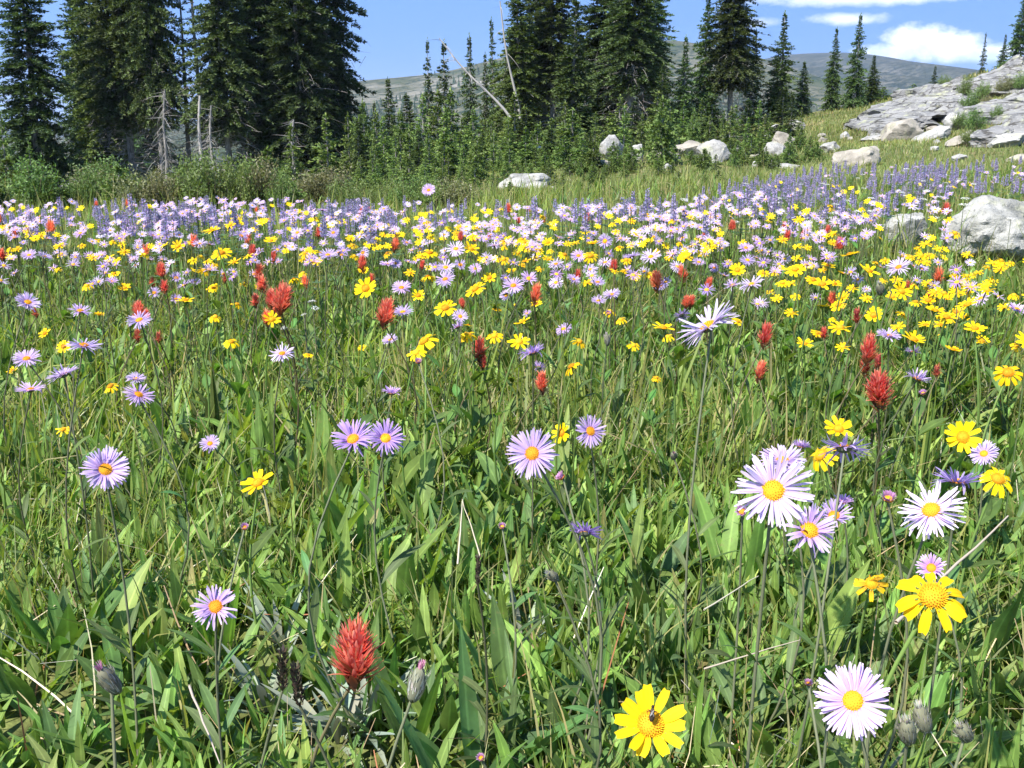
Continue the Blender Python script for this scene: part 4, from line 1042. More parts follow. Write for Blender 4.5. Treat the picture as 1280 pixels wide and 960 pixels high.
D_MID = [(34,381,32),(100,391,29),(175,403,32),(193,368,19),(220,349,19),(244,354,15),(220,375,17),(139,354,20),(34,452,35),(81,472,42),(104,437,44),(39,491,37),(170,477,25),(172,499,40),(353,445,32,'u'),(124,322,17),(348,329,15),(250,307,20),(101,293,18),(191,296,17),(301,297,20),(372,292,17),(417,292,17),(356,277,15),(403,264,15),(410,321,24),(37,321,20),(55,322,20),(18,299,18),
 (502,362,26),(504,393,28),(488,428,21),(557,352,27),(573,412,22,'s'),(575,397,20),(642,359,27),(661,351,26),(633,371,17),(695,355,19),(716,351,20),(747,355,20),(748,378,20),(765,371,24),(705,414,22),(666,447,38,'s'),(673,462,20,'s'),(490,495,31,'s'),(659,394,14),(826,359,20),(846,335,20),(814,323,26),(790,323,24),(757,330,20),(738,339,20),(695,332,20),(723,321,20),(757,302,22),(570,313,24),(618,309,21),(508,305,17),(484,332,20),(494,331,17),(454,317,17),(557,337,24),(575,333,20),(594,337,17),
 (916,359,24),(940,358,32),(1124,337,30),(1110,424,32),(1145,477,39),(1227,376,25),(1270,390,27),(1083,363,13),(1141,443,24,'s'),(853,396,22,'s'),(1043,275,12),(1088,277,13),(934,327,20),(873,329,17),(892,336,14),(1152,338,18),(932,312,20)]
for t in D_MID:
    px, py, w = t[:3]; fc = t[3] if len(t) > 3 else 'm'
    what = big(w) + (' sideways' if fc == 's' else '') + ' lilac daisy'
    flower('fleabane_daisy', 'daisy', DKM, DS, px, py, w, fc, autolabel(what, px, py), 'lilac daisies', rngF, .040, .29, int(rngF.choice([0,1,2,4,7,8,9,10] if fc != 's' else [3,6,5,10])))
A_BIG = [(812,912,96,'f',4,'bright yellow arnica at the bottom with an insect on its disc'),(1164,760,100,'m',3,'big golden arnica with hanging petals and a domed disc'),
 (324,606,44,'m',2,'small starry yellow arnica with six spread petals'),(703,544,30,'u',2,'small yellow arnica touching a round pinkish daisy'),(1048,541,38,'m',2,'arnica with raised petals at the top of the yellow pair'),
 (1028,573,48,'m',3,'drooping arnica behind the ragged daisy in the yellow pair'),(1203,549,46,'f',4,'round yellow arnica facing the camera above the edge daisy'),(1246,602,50,'m',3,'golden arnica with folded petals at the picture edge'),
 (1089,733,44,'m',5,'broken yellow arnica with few petals beside the big golden one'),(80,540,18,'m',5,'wilted yellow arnica head above the round lilac daisy'),(532,430,38,'m',3,'drooping arnica standing alone on a stout stem in mid meadow'),(1260,469,40,'f',3,'arnica with bent petals right at the picture edge below the yellow patch'),(277,319,28,'m',1,'tall arnica on a thick pale stem above the red clump')]
for px, py, w, fc, ki, lab in A_BIG:
    o = flower('arnica', 'yellow flower', AKM, AS, px, py, w, fc, lab, 'yellow arnicas', rngF, .046, .30, ki, w > 30)
    if py == 912: FLY = o
A_MID = [(57,418,15),(80,435,17),(17,465,15),(139,485,22),(156,361,17),(143,344,15),(124,395,13),(232,378,25,'u'),(289,430,22),(340,401,22),(296,382,17,'u'),(267,361,17),(294,329,17),(385,446,10),(223,309,18),(265,291,24),(339,302,17),(368,351,18),(381,356,13),(323,361,13),(305,357,10),(243,326,10),(400,317,12),
 (458,363,29),(557,388,28),(523,371,17),(535,349,21),(487,397,15),(654,405,21,'u'),(671,381,15),(716,460,28,'u'),(829,412,26),(820,474,15),(621,388,12),(585,408,12),(595,364,27),(612,349,20),(640,340,14),(657,328,15),(685,304,15),(705,320,17),(738,321,21),(774,310,12),(741,306,17),(537,318,21),(588,313,21),(485,318,15),(454,339,14),(793,350,10),(453,437,9),(685,325,14),
 (994,339,25),(978,356,17),(1063,321,25),(1085,341,27),(1028,358,26),(1016,352,20),(1042,356,20),(1028,385,17),(1048,383,20),(1054,373,17),(1092,396,23),(1005,432,22),(1021,418,16),(921,404,16),(1141,427,30),(1144,380,18),(1126,366,25),(1116,372,18),(1210,383,27),(1168,391,24),(1183,398,24),(1157,408,18),(1178,422,12),(1191,440,22),(1218,413,27),(1227,429,18),(1270,434,17),(1184,375,17),(1053,344,15),(1035,334,17),(922,339,20),(954,343,15),(1175,408,18),(1195,392,18),(1160,378,20),(1205,398,16)]
for t in A_MID:
    px, py, w = t[:3]; fc = t[3] if len(t) > 3 else 'm'
    flower('arnica', 'yellow flower', AKM, AS, px, py, w*1.08, fc, autolabel(big(w)+(' flat topped' if fc == 'u' else '')+' yellow arnica', px, py), 'yellow arnicas', rngF, .036, .28, int(rngF.choice([0,1,2,4,3])))
P_BIG = [(442,800,50,0,'scarlet paintbrush spike standing over grey silvery leaves near the bottom'),(1100,474,28,0,'lower red paintbrush of the tall pair by the outcrop side'),(1085,426,24,2,'upper red paintbrush of the tall pair by the outcrop side'),
 (599,428,20,2,'lone coral paintbrush beside the drooping arnica'),(956,410,20,2,'lone scarlet paintbrush past the big double headed daisy'),(479,381,22,0,'coral paintbrush above two daisies in mid meadow'),(678,470,17,2,'round coral paintbrush under the side-on daisy'),(350,362,24,0,'fullest red paintbrush of the big red clump')]
for px, py, w, ki, lab in P_BIG:
    flower('paintbrush', 'paintbrush flower', BKM, BS, px, py+w*.3, w, 'u', lab, 'red paintbrushes', rngF, .030, .30, ki, w > 40, True, ('bracts','','lower_bracts'))
P_MID = [(173,381,17),(184,390,12),(322,333,14),(328,348,15),(338,366,18),(346,376,16),(383,347,12),(333,391,14),(316,309,11),(281,343,9,3),(319,370,12),(45,386,9,3),(171,413,12,3),(3,312,12),(190,348,9),(398,286,10),(205,353,12),(198,417,9,3),(341,317,10),
 (668,359,18),(822,343,17),(721,339,12),(578,375,9),(453,323,14),(855,335,14),(465,344,9),(857,373,11),(493,301,12),(527,327,9),(733,268,9),(949,456,18),(1082,448,18),(1104,490,18,3),(1098,446,14,3),(1030,412,11),(863,372,12),(884,349,12),(1035,284,11),(1040,368,13),(1072,388,13,3),(1174,338,14),(1136,354,11),(1162,368,10),(1172,460,9,3),(981,279,8),(604,446,14,3)]
for t in P_MID:
    px, py, w = t[:3]; ki = t[3] if len(t) > 3 else int(rngF.integers(0,3))
    flower('paintbrush', 'paintbrush flower', BKM, BS, px, py+w*.3, w*.9, 'u', autolabel(('small' if w < 13 else 'full') + (' dull faded' if ki == 3 else '') + ' red paintbrush', px, py), 'red paintbrushes', rngF, .023, .27, ki, False, True, ('bracts','','lower_bracts'))

# an insect on the lowest arnica
hd = [c for c in FLY.children_recursive if c.name.startswith('flower_center')][0]
bpy.context.view_layer.update()
g = Geo(); 
for r_, h_, zz, cc in ((.0022,.0042,.003,(.03,.02,.015)),(.0017,.0022,.0075,(.05,.03,.02)),(.0013,.0014,.0102,(.02,.015,.012))):
    q = Geo(); dome(q, r_, h_, cc, cc, 6, 8, full=True); g.merge(q, Matrix.Translation((0,0,zz)))
for sgn in (-1,1):
    for a in (.2,.5,.8): tube(g, [(0,0,.006),(sgn*.003,.001*a,.006+a*.002),(sgn*.004,-.002,.004+a*.004)], .0002, (.03,.02,.015), 4)
    strips(g, np.array([[sgn*.0008,.0014,.008]]), PI/2+sgn*.9, .006, .0022, 2.6, .1, [.4,1,.9,.2], (.22,.2,.18))
nrm = (hd.matrix_world.to_3x3() @ Vector((0,0,1))).normalized()
fly = link('fly', g.mesh('fly', M_DISC), None, hd.matrix_world.translation + nrm*.0085, (hd.matrix_world.to_3x3().normalized() @ Matrix.Rotation(1.35, 3, 'X')).to_euler())
fly.scale = (.75,.75,.75)
tag(fly, 'small dark fly resting on the disc of the bottom yellow arnica', 'insect')

# seed heads and other single stalks
def seedhead_mesh(seed):
    rng = np.random.default_rng(seed); g = Geo()
    dome(g, .46, .95, (.15,.15,.10), (.2,.2,.13), 8, 12, full=True, bump=.06)
    n = 90; az = rng.uniform(0, 2*PI, n); z = rng.uniform(-.85, .6, n); r = .45*np.sqrt(np.maximum(0, 1-(z/.95)**2))
    strips(g, np.stack([r*np.cos(az), r*np.sin(az), z], -1), az, rng.uniform(.35,.8,n), .06, rng.uniform(.15,.55,n), -.3, [1,.8,.5,.1], vcol((.36,.34,.29), n, rng, .3, .06))
    n = 40; az = rng.uniform(0, 2*PI, n)
    strips(g, np.stack([.1*np.cos(az), .1*np.sin(az), np.full(n,.8)], -1), az, rng.uniform(.3,.55,n), .06, rng.uniform(.05,.4,n), 0, [1,.8,.3], vcol((.45,.2,.3) if seed % 2 else (.5,.46,.4), n, rng, .2, .1))
    return g.mesh('seedhead', M_HAIR)
SH = [dict(petals=seedhead_mesh(i)) for i in range(3)]
for px, py, w, lab in ((520,868,32,'grey hairy seed head with a pink tip near the bottom'),(1134,925,32,'hairy brownish seed head, lower of two beside the green arnica stem'),(1154,905,30,'white tipped hairy seed head close to the green arnica stem'),(1206,922,28,'hairy seed head with a reddish tip at the lower picture corner'),(140,862,32,'nodding grey seed head among dark leaves by the grove side'),(759,428,11,'small grey seed head behind the lilac pair'),(1100,364,14,'pale green oval seed head before the yellow patch'),(842,572,12,'grey woolly seed head past the round pinkish daisy'),(692,728,18,'pale green closed head below the pale blue daisy')):
    flower('seedhead', 'seed head', SH, DS, px, py, w*1.5, 'm', lab, 'hairy seed heads', rngF, .021, .27, None, w > 25, False, ('hairs','',''))
def sedge_mesh(seed):
    rng = np.random.default_rng(seed); g = Geo()
    n = 160; t = rng.random(n); az = rng.uniform(0, 2*PI, n)
    strips(g, np.stack([.06*np.cos(az), .06*np.sin(az), t], -1), az, .14, .06, rng.uniform(.2,.7,n), 0, [.6,1,.2], vcol((.075,.06,.04), n, rng, .3, .1))
    return g.mesh('sedge_spike', M_HAIR)
SG = [dict(petals=sedge_mesh(1)), dict(petals=sedge_mesh(2))]
for px, py, w, lab in ((352,822,24,'dark upright sedge spike above the grey silvery leaves'),(374,846,24,'second slimmer dark sedge spike beside the first'),(597,700,14,'thin dark sedge spike among broad leaves')):
    flower('sedge', 'sedge', SG, DS, px, py+20, w*1.4, 'u', lab, 'dark sedge spikes', rngF, .020, .27, None, False, True, ('spike','',''))
# white yarrow
yg = Geo(); rng = np.random.default_rng(3)
n = 70; a = rng.uniform(0,2*PI,n); r = np.sqrt(rng.random(n))
kites(yg, np.stack([r*np.cos(a), r*np.sin(a), .25*(1-r*r)], -1), rng.normal(0,1,(n,3))*[1,1,.3], np.tile([0,0,1.],(n,1)), .3, .22, vcol((.78,.78,.72), n, rng, .08, .02))
YK = [dict(petals=yg.mesh('yarrow', M_PETAL))]
for i, (px, py, w) in enumerate(((390,378,11),(394,387,10),(380,395,9),(355,412,8))):
    flower('yarrow', 'white flower', YK, DS, px, py, w, 'u', 'small white flower head in the patch of four beside the red clump', 'white flowers beside the red clump', rngF, .02, .27, 0, False, False, ('petals','',''))

# ------------------------------------------------------------------ the dense band of smaller flowers
def small_daisy(seed, col, tip, tilt, lean):
    """one small flower in a single mesh, nominal height H0"""
    rng = np.random.default_rng(seed); g = Geo()
    pg = daisy_kit(seed, 26, rng.uniform(-.15,.25), .2, col, tip)
    st = DS[seed % 5]
    g.merge(st['leafy_geo'], mo=0)
    n = Vector((rng.normal(0,.25), -tilt, 1)).normalized(); R_ = n.to_track_quat('Z','Y').to_matrix().to_4x4()
    M = Matrix.Translation((st['top'][0], st['top'][1], H0)) @ R_ @ Matrix.Scale(.019, 4)
    g.merge(pg['calyx'], M, 0); g.merge(pg['petals'], M, 1)
    cg = Geo(); dome(cg, .30, .15, (.6,.28,.015), (.68,.36,.03), 3, 10); g.merge(cg, M, 2)
    return g
def small_arnica(seed, droop, tilt):
    rng = np.random.default_rng(seed); g = Geo(); st = AS[seed % 4]
    pg = arnica_kit(seed, 10, droop, .2)
    g.merge(st['leafy_geo'], mo=0)
    n = Vector((rng.normal(0,.25), -tilt, 1)).normalized()
    M = Matrix.Translation((st['top'][0], st['top'][1], H0)) @ n.to_track_quat('Z','Y').to_matrix().to_4x4() @ Matrix.Scale(.019, 4)
    g.merge(pg['calyx'], M, 0); g.merge(pg['petals'], M, 1)
    cg = Geo(); dome(cg, .33, .2, (.6,.28,.01), (.66,.32,.012), 3, 10); g.merge(cg, M, 2)
    return g
PINK = (.66,.46,.70)
SDG = [small_daisy(200+i, (LIL,PALE,PINK,DEEP,(.66,.50,.72),PINK)[i], (PALE,(.72,.60,.76),(.72,.56,.76),LIL,(.76,.64,.78),PALE)[i], (.5,.9,.3,.6,.7,.1)[i], 0) for i in range(6)]
SAG = [small_arnica(220+i, (.1,.5,.9,.2)[i], (.4,.8,.3,.6)[i]) for i in range(4)]
SD = [g.mesh('fleabane_daisy', [M_LEAF, M_PETAL, M_DISC]) for g in SDG]; SA = [g.mesh('arnica', [M_LEAF, M_YPETAL, M_DISC]) for g in SAG]
def lupine_geo(seed):
    rng = np.random.default_rng(seed); g = Geo()
    h = .30; tube(g, [(0,0,0),(.004,.002,h*.5),(0,0,h+.03)], .0016, (.12,.17,.07), 4)
    for i in range(5):
        az0 = rng.uniform(0, 2*PI); zb = rng.uniform(.04, .2); l = rng.uniform(.04, .08)
        c = np.array([math.cos(az0)*l, math.sin(az0)*l, zb+l*.5])
        n = 7; a2 = np.arange(n)*2*PI/n
        strips(g, np.tile(c, (n,1)), a2, .035, .011, 1.2, .3, [.3,.9,.9,.1], vcol((.08,.14,.06), n, rng, .15, .06))
    n = 40; t = np.linspace(0, 1, n); az = np.arange(n)*2.4
    b = np.stack([.004*np.cos(az), .004*np.sin(az), h-.05+.085*t+.006*rng.random(n)], -1)
    d = np.stack([np.cos(az), np.sin(az), .25+t*.9], -1)
    kites(g, b, d, rng.normal(0,.5,(n,3))+[0,0,1], .019*(1-.55*t), .013*(1-.5*t), vcol((.35,.31,.46), n, rng, .25, .08)*(1-.25*t[:,None])+np.array([.12,.1,.1])*((t<.25)[:,None]), 1)
    kites(g, b, d+[0,0,.9], rng.normal(0,1,(n,3)), .015*(1-.5*t), .012*(1-.5*t), vcol((.45,.40,.55), n, rng, .25, .08), 1)
    return g
LUG = [lupine_geo(240+i) for i in range(4)]
LU = [g.mesh('lupine', [M_LEAF, M_PETAL]) for g in LUG]

rngB = np.random.default_rng(2024)
FE = ([-200,0,120,250,450,560,700,840,900,1000,1100,1280,1500],[250,250,250,247,249,254,257,252,236,216,206,202,200])
def fe(px): return np.interp(px, *FE)
def sample(n, dens, lo, hi):
    """picture places drawn with density dens(px,py)"""
    P = np.zeros((0,2))
    while len(P) < n:
        px = rngB.uniform(-150, 1430, 20000); py = rngB.uniform(lo, hi, 20000)
        k = rngB.random(20000) < dens(px, py)
        P = np.vstack([P, np.stack([px[k], py[k]], -1)])
    return P[:n]
def clear(P, rad):
    Q = np.array([(a, b) for a, b, w, c in PLACED]); W = np.array([w for a, b, w, c in PLACED])
    d = np.hypot(P[:,None,0]-Q[None,:,0], P[:,None,1]-Q[None,:,1])
    return P[(d > W*.45+rad).all(1)]
def patch(px, py, f=.02, ph=0.): return .5+.5*np.sin(px*f+ph+np.sin(py*.05+ph)*1.5)*np.sin(py*.09+px*.008+ph*2)
def gauss(x, m, s): return np.exp(-((x-m)/s)**2)
def open_(px, py): return ~(((px > 1188) & (py > 235) & (py < 318)) | ((px > 1100) & (px < 1162) & (py > 262) & (py < 302)))
def d_daisy(px, py):
    e = fe(px); t = (py-e)/ (np.where(px > 900, 330, 318)-e)
    v = np.where(t < 0, 0, np.where(t < .22, .75, np.where(t < .7, .85, np.clip(1.25-t*.75, .0, .7))))
    v = v*np.clip((400-py)/70, .03, 1)
    return v*np.where(px < 900, 1, np.where(py < 252, .30, .75))*np.clip(.1+1.25*patch(px,py,.021,1.), 0, 1)*np.where((px>1130)&(py>300), .35, 1)*open_(px,py)
def d_arn(px, py):
    e = fe(px); t = (py-e-6)/60
    v = np.where(t < 0, 0, np.clip(.35+.6*t, 0, 1))*np.clip((352-py)/45, .04, 1)
    v = v*np.where(px < 230, .35, 1)
    r = gauss(px, 1150, 170)*gauss(py, 335, 55)*.8
    return np.clip(np.where(px > 900, np.maximum(v*.42, r), v)*(.1+1.3*patch(px,py,.017,3.)), 0, 1)*open_(px,py)
def d_lup(px, py):
    e = fe(px)
    r = np.where((px > 800) & (py > e-6), gauss(py, 226-.04*(px-1000), 32)*np.clip((px-790)/120, 0, 1), 0)
    l = np.where((px < 500) & (py > e+3), gauss(py, 268, 18)*.6, 0)
    c = np.where((px >= 500) & (px <= 860) & (py > e-4), gauss(py, 260, 12)*.35, 0)
    return np.clip((r+l+c)*(.25+1.1*patch(px, py, .03, 5.)**2)*open_(px,py), 0, 1)
ZONES = [(-999,110,'under the broad bluish fir'),(110,235,'under the firs with bleached dead twigs'),(235,330,'under the sunlit yellowish fir'),(330,455,'before the wide bushy young fir'),(455,600,'before the hill gap thicket'),(600,700,'before the flat pale boulder'),
         (700,850,'before the upright white block'),(850,960,'before the tilted white slab'),(960,1075,'before the white ledge in the lupines'),(1075,1190,'below the buff block boulder'),(1190,9999,'around the big lichened boulder')]
def zone(px): return next(z for a, b, z in ZONES if a <= px < b)
def place_small(meshes, P, h0, hs_, D0, name, cat, what, group, keep):
    """the largest ones as single things, the rest returned as one transform list"""
    h = np.clip(rngB.normal(h0, hs_, len(P)), .16, .42)
    x, y, ok = march(P[:,0], P[:,1], h)
    ok &= (y < 17) & (y > 1.1)
    x, y, h, P = x[ok], y[ok], h[ok], P[ok]
    z = gz(x, y)
    sc = np.clip(rngB.normal(1, .14, len(x)), .7, 1.4)*D0/.038
    order = np.argsort(-(sc/np.maximum(y, .5)) + 1e3*((P[:,0] < 0) | (P[:,0] > 1280)))
    rest = []
    for r, i in enumerate(order):
        hz = h[i]/(H0)
        k = int(rngB.integers(len(meshes)))
        rz = float(rngB.normal(0, .55)); s_ = float(sc[i])
        M = Matrix.Translation((x[i], y[i], z[i]-.01)) @ Matrix.Rotation(rz, 4, 'Z') @ Matrix.Scale(s_, 4)
        top_z = h[i]+.01 - H0*s_
        M = Matrix.Translation((0,0,top_z)) @ M
        if r < keep:
            row = 'deep in the band' if P[i,1] < fe(P[i,0])+28 else 'in the near band' if P[i,1] < fe(P[i,0])+62 else 'before the band'
            o = link(name, meshes[k]); o.matrix_world = M
            tag(o, 'small '+what+' '+row+' '+zone(P[i,0]), cat, group)
        else: rest.append((k, M))
    return rest
def lump(name, geos, rest, mats, label, cat):
    g = Geo()
    for k, M in rest: g.merge(geos[k], M)
    if rest: tag(link(name, g.mesh(name, mats)), label, cat, kind='stuff')
def thin(src, seed, yellow=False):
    """lighter versions for the farthest flowers"""
    rng = np.random.default_rng(seed); g = Geo()
    tube(g, [(0,0,0),(.002,.002,H0*.5),(0,0,H0)], .0016, (.12,.16,.06), 3)
    n = 10 if yellow else 15; az = np.arange(n)*2*PI/n
    t = Vector((rng.normal(0,.25), -rng.uniform(.2,.9), 1)).normalized()
    q = Geo(); strips(q, np.stack([.25*np.cos(az), .25*np.sin(az), np.zeros(n)],-1), az, .78, (.34 if yellow else .26), 1.4+rng.normal(0,.2,n), .2, [.6,1,.5], vcol(src, n, rng, .08, .03), m=1)
    dome(q, .3, .16, (.62,.3,.015), (.7,.38,.03), 2, 7, m=2)
    g.merge(q, Matrix.Translation((0,0,H0)) @ t.to_track_quat('Z','Y').to_matrix().to_4x4() @ Matrix.Scale(.02, 4))
    return g
P = clear(sample(1080, d_daisy, 205, 420), 3)
rest = place_small(SD, P, .285, .035, .0315, 'fleabane_daisy', 'daisy', 'lilac daisy', 'small lilac daisies of the far band', 300-len(D_BIG)-len(D_MID))
TD = [thin(c, 300+i) for i, c in enumerate((PALE, PINK, LIL, (.68,.55,.74), PINK, PALE))]
lump('far_daisies', TD, rest, [M_LEAF, M_PETAL, M_DISC], 'countless tiny lilac daisies filling the far band of the meadow', 'daisies')
P = clear(sample(640, d_arn, 215, 440), 3)
rest = place_small(SA, P, .275, .035, .030, 'arnica', 'yellow flower', 'yellow arnica', 'small yellow arnicas of the far band', 300-len(A_BIG)-len(A_MID))
TA = [thin((.9,.6,.01), 320+i, True) for i in range(4)]
lump('far_arnicas', TA, rest, [M_LEAF, M_YPETAL, M_DISC], 'countless tiny yellow arnicas filling the far band of the meadow', 'yellow flowers')
P = sample(1000, d_lup, 197, 300)
rest = place_small(LU, P, .25, .045, .029, 'lupine', 'lupine', 'violet blue lupine spike', 'lupines of the far meadow', 300)
lump('far_lupines', LUG, rest, [M_LEAF, M_PETAL], 'violet haze of lupine spikes running up to the outcrop', 'lupines')
# red paintbrushes and white heads in the far band
bg_ = []
for i in range(3):
    q = Geo(); q.merge(BS[i]['leafy_geo']); q.merge(BK[i]['petals'], Matrix.Translation((BS[i]['top'][0], BS[i]['top'][1], H0-.03)) @ Matrix.Scale(.042, 4), 1); bg_.append(q.mesh('paintbrush', [M_LEAF, M_BRACT]))
P = clear(sample(46, lambda a, b: d_daisy(a, b)*.5, 232, 345), 4)
place_small(bg_, P, .28, .03, .038, 'paintbrush', 'paintbrush flower', 'red paintbrush', 'small red paintbrushes of the far band', 99)
q = Geo(); tube(q, [(0,0,0),(0,0,H0)], .0014, (.12,.16,.06), 3); q.merge(yg, Matrix.Translation((0,0,H0)) @ Matrix.Scale(.02, 4), 1)
YM = [q.mesh('yarrow', [M_LEAF, M_PETAL])]
P = sample(110, lambda a, b: np.where((a > 850) & (b > fe(a)), gauss(b, 238, 30), .03*(b > fe(a))*(b < 300)), 205, 320)
place_small(YM, P, .27, .03, .036, 'yarrow', 'white flower', 'flat white flower head', 'white flower heads among the lupines', 120)
# ------------------------------------------------------------------ grass and leaves
rngG = np.random.default_rng(99)
AV = []
def spots(n, y0, y1, p=1.0, near=.34):
    """ground places: density per area falls with distance like y**-p"""
    u = rngG.random(n*2)
    if abs(p-2) < 1e-6: Y = y0*(y1/y0)**u
    else: e = 2-p; Y = (y0**e + u*(y1**e-y0**e))**(1/e)
    X = rngG.uniform(-1, 1, n*2)*(.56*Y+.6)
    k = (np.hypot(X, Y) > near)
    # thinner strips at the side of near ground keep the spread even
    w = (.56*Y+.6)/(.56*Y+.001)
    k &= rngG.random(n*2) < 1
    X, Y = X[k], Y[k]
    if len(AV) and y0 < 1.2:
        A = np.array(AV); d = np.hypot(X[:,None]-A[None,:,0], Y[:,None]+.02-A[None,:,1]).min(1)
        k = (d > .062) | (rngG.random(len(X)) < .18 + (d/.062)**2*.3); X, Y = X[k], Y[k]
    return X[:n], Y[:n]
def clump(X, Y, f, ph):
    return .5+.25*np.sin(X*f+ph+1.7*np.sin(Y*f*.7))+.25*np.sin(Y*f*1.3+ph*2+1.3*np.sin(X*f*.8))
def hcap(X, Y):
    """tallest growth that leaves the lens free"""
    return np.clip(.05+ (np.hypot(X, Y)-.34)*.62, .05, .40)
GREENS = np.array([(.13,.195,.045),(.165,.235,.055),(.205,.265,.065),(.11,.165,.045),(.29,.285,.12),(.19,.23,.11)])
def pick(n, pal, w, var=.18):
    i = rngG.choice(len(pal), n, p=np.array(w)/sum(w)); c = np.array(pal)[i]
    return np.clip(c*(1+rngG.normal(0, var, (n,1)))*(1+rngG.normal(0,.05,(n,3))), .004, .8)

# single leafy plants of the near ground that stand out
def leaf_plant(px, py, n, Lm, Wm, col, label, name, cat, seed, mat, th=(.15,.75), group=None):
    x, y, ok = march(px, py, .05); x, y = float(x[0]), float(y[0]); z = float(gz(x, y))
    rng = np.random.default_rng(seed); AV.append((x, y))
    o = thing(name, (x, y, z), label, cat, group)
    for i in range(n):
        q = Geo(); a = i*2.4 + rng.normal(0,.3)
        Lx = min(Lm*.9*rng.uniform(.65,1.2), float(hcap(x, y))+.04)
        strips(q, np.array([[.004*math.cos(a), .004*math.sin(a), -.004]]), a, Lx, Wm*.78*rng.uniform(.75,1.2), rng.uniform(*th), rng.uniform(.1,.8), [.25,.5,.85,1,.8,.45,.04], vcol(col, 1, rng, .14, .05), fold=-.2, roll=rng.normal(0,.25))
        link('leaf', q.mesh('leaf', mat), o)
    return o
BP = 'broad leaved plants'
for i, (px, py, n, L_, W_, lab) in enumerate(((75,790,7,.17,.036,'big dark green broad leaves below the round lilac daisy'),(40,850,5,.13,.032,'dark broad leaves at the lower corner by the grove side'),(150,840,6,.14,.028,'upright dark leaves around the nodding grey seed head'),
    (590,950,5,.15,.036,'wide dark leaf spread at the bottom beside the hairy seed head'),(510,900,6,.15,.026,'dark lance leaves between scarlet paintbrush and hairy seed head'),(640,860,7,.15,.028,'tall lance leaves in the middle of the lower meadow'),(760,880,6,.14,.026,'lance leaves behind the bottom yellow arnica'),
    (950,860,8,.12,.026,'bright lettuce green leaves beside the daisy bunch stems'),(1230,800,7,.16,.030,'broad green leaves at the picture edge beside the big golden arnica'),(1090,830,6,.14,.026,'green leaves behind the lowest white and lilac daisy'),(1245,900,6,.13,.03,'dark leaves at the lower corner past the hairy seed heads'),
    (820,700,7,.14,.030,'broad green leaves beside the pale blue side-on daisy'),(580,640,7,.14,.028,'lance leaves below the widely spread lilac daisy'),(300,560,9,.12,.026,'bright leafy clump behind the starry yellow arnica'),(240,600,8,.12,.028,'bright leafy clump between the round lilac daisy and the starry arnica'))):
    leaf_plant(px, py, n, L_, W_, (.13,.23,.045) if 'bright' in lab else (.08,.155,.042), lab, 'broad_leaf_plant', 'leafy plant', 400+i, M_LEAF, group=BP)
for i, (px, py, n, lab) in enumerate(((455,865,22,'grey silvery leaves spreading around the scarlet paintbrush'),(420,880,16,'grey silvery tuft in front of the scarlet paintbrush stem'),(330,840,14,'grey silvery leaves under the dark sedge spikes'),(350,760,10,'pale silvery tuft behind the dark sedge spikes'),(655,760,9,'thin silvery sprig among the tall lance leaves'))):
    leaf_plant(px, py, int(n*1.7), .10, .012, (.25,.285,.215), lab, 'silver_leaf_plant', 'leafy plant', 430+i, M_SILVER, (.25,1.05), 'silvery leaved plants')
g = Geo()
def blades(n, y0, y1, p, Lm, Wm, K, wfar=0.):
    X, Y = spots(n, y0, y1, p)
    t = clump(X, Y, 5., .4)
    keep = rngG.random(len(X)) < .35+.75*t; X, Y, t = X[keep], Y[keep], t[keep]; n = len(X)
    L_ = np.minimum(np.clip(rngG.lognormal(math.log(Lm), .33, n), .05, .36)*(.75+.5*t), hcap(X, Y))
    c = pick(n, GREENS, (2.5,4,4,1.2,2.4,2.4))
    c *= (.86+.3*clump(X, Y, 1.6, 2.))[:,None]
    tip = c*np.array([1.25,1.15,.9]); br = rngG.random(n) < .24; tip[br] = (.36,.29,.14)
    prof = [.7,1,.85,.5,.06] if K == 4 else [.9,.9,.08] if K == 2 else [.8,1,.65,.06]
    strips(g, np.stack([X, Y, gz(X, Y)-.008], -1), rngG.uniform(0, 2*PI, n), L_, Wm*rngG.uniform(.6,1.5,n)*(1+wfar*Y), np.abs(rngG.normal(.0,.38,n)), rngG.normal(.4,.55,n), prof, c, tip, roll=rngG.normal(0,.6,n))
blades(19000, .36, 1.7, .6, .082, .0027, 4)
blades(40000, 1.5, 4.2, .8, .125, .0042, 3)
blades(44000, 3.8, 10., 1.2, .17, .0045, 3, .06)
tag(link('grass', g.mesh('grass', M_GRASS)), 'dense green meadow grass between the flowers', 'grass', kind='stuff')

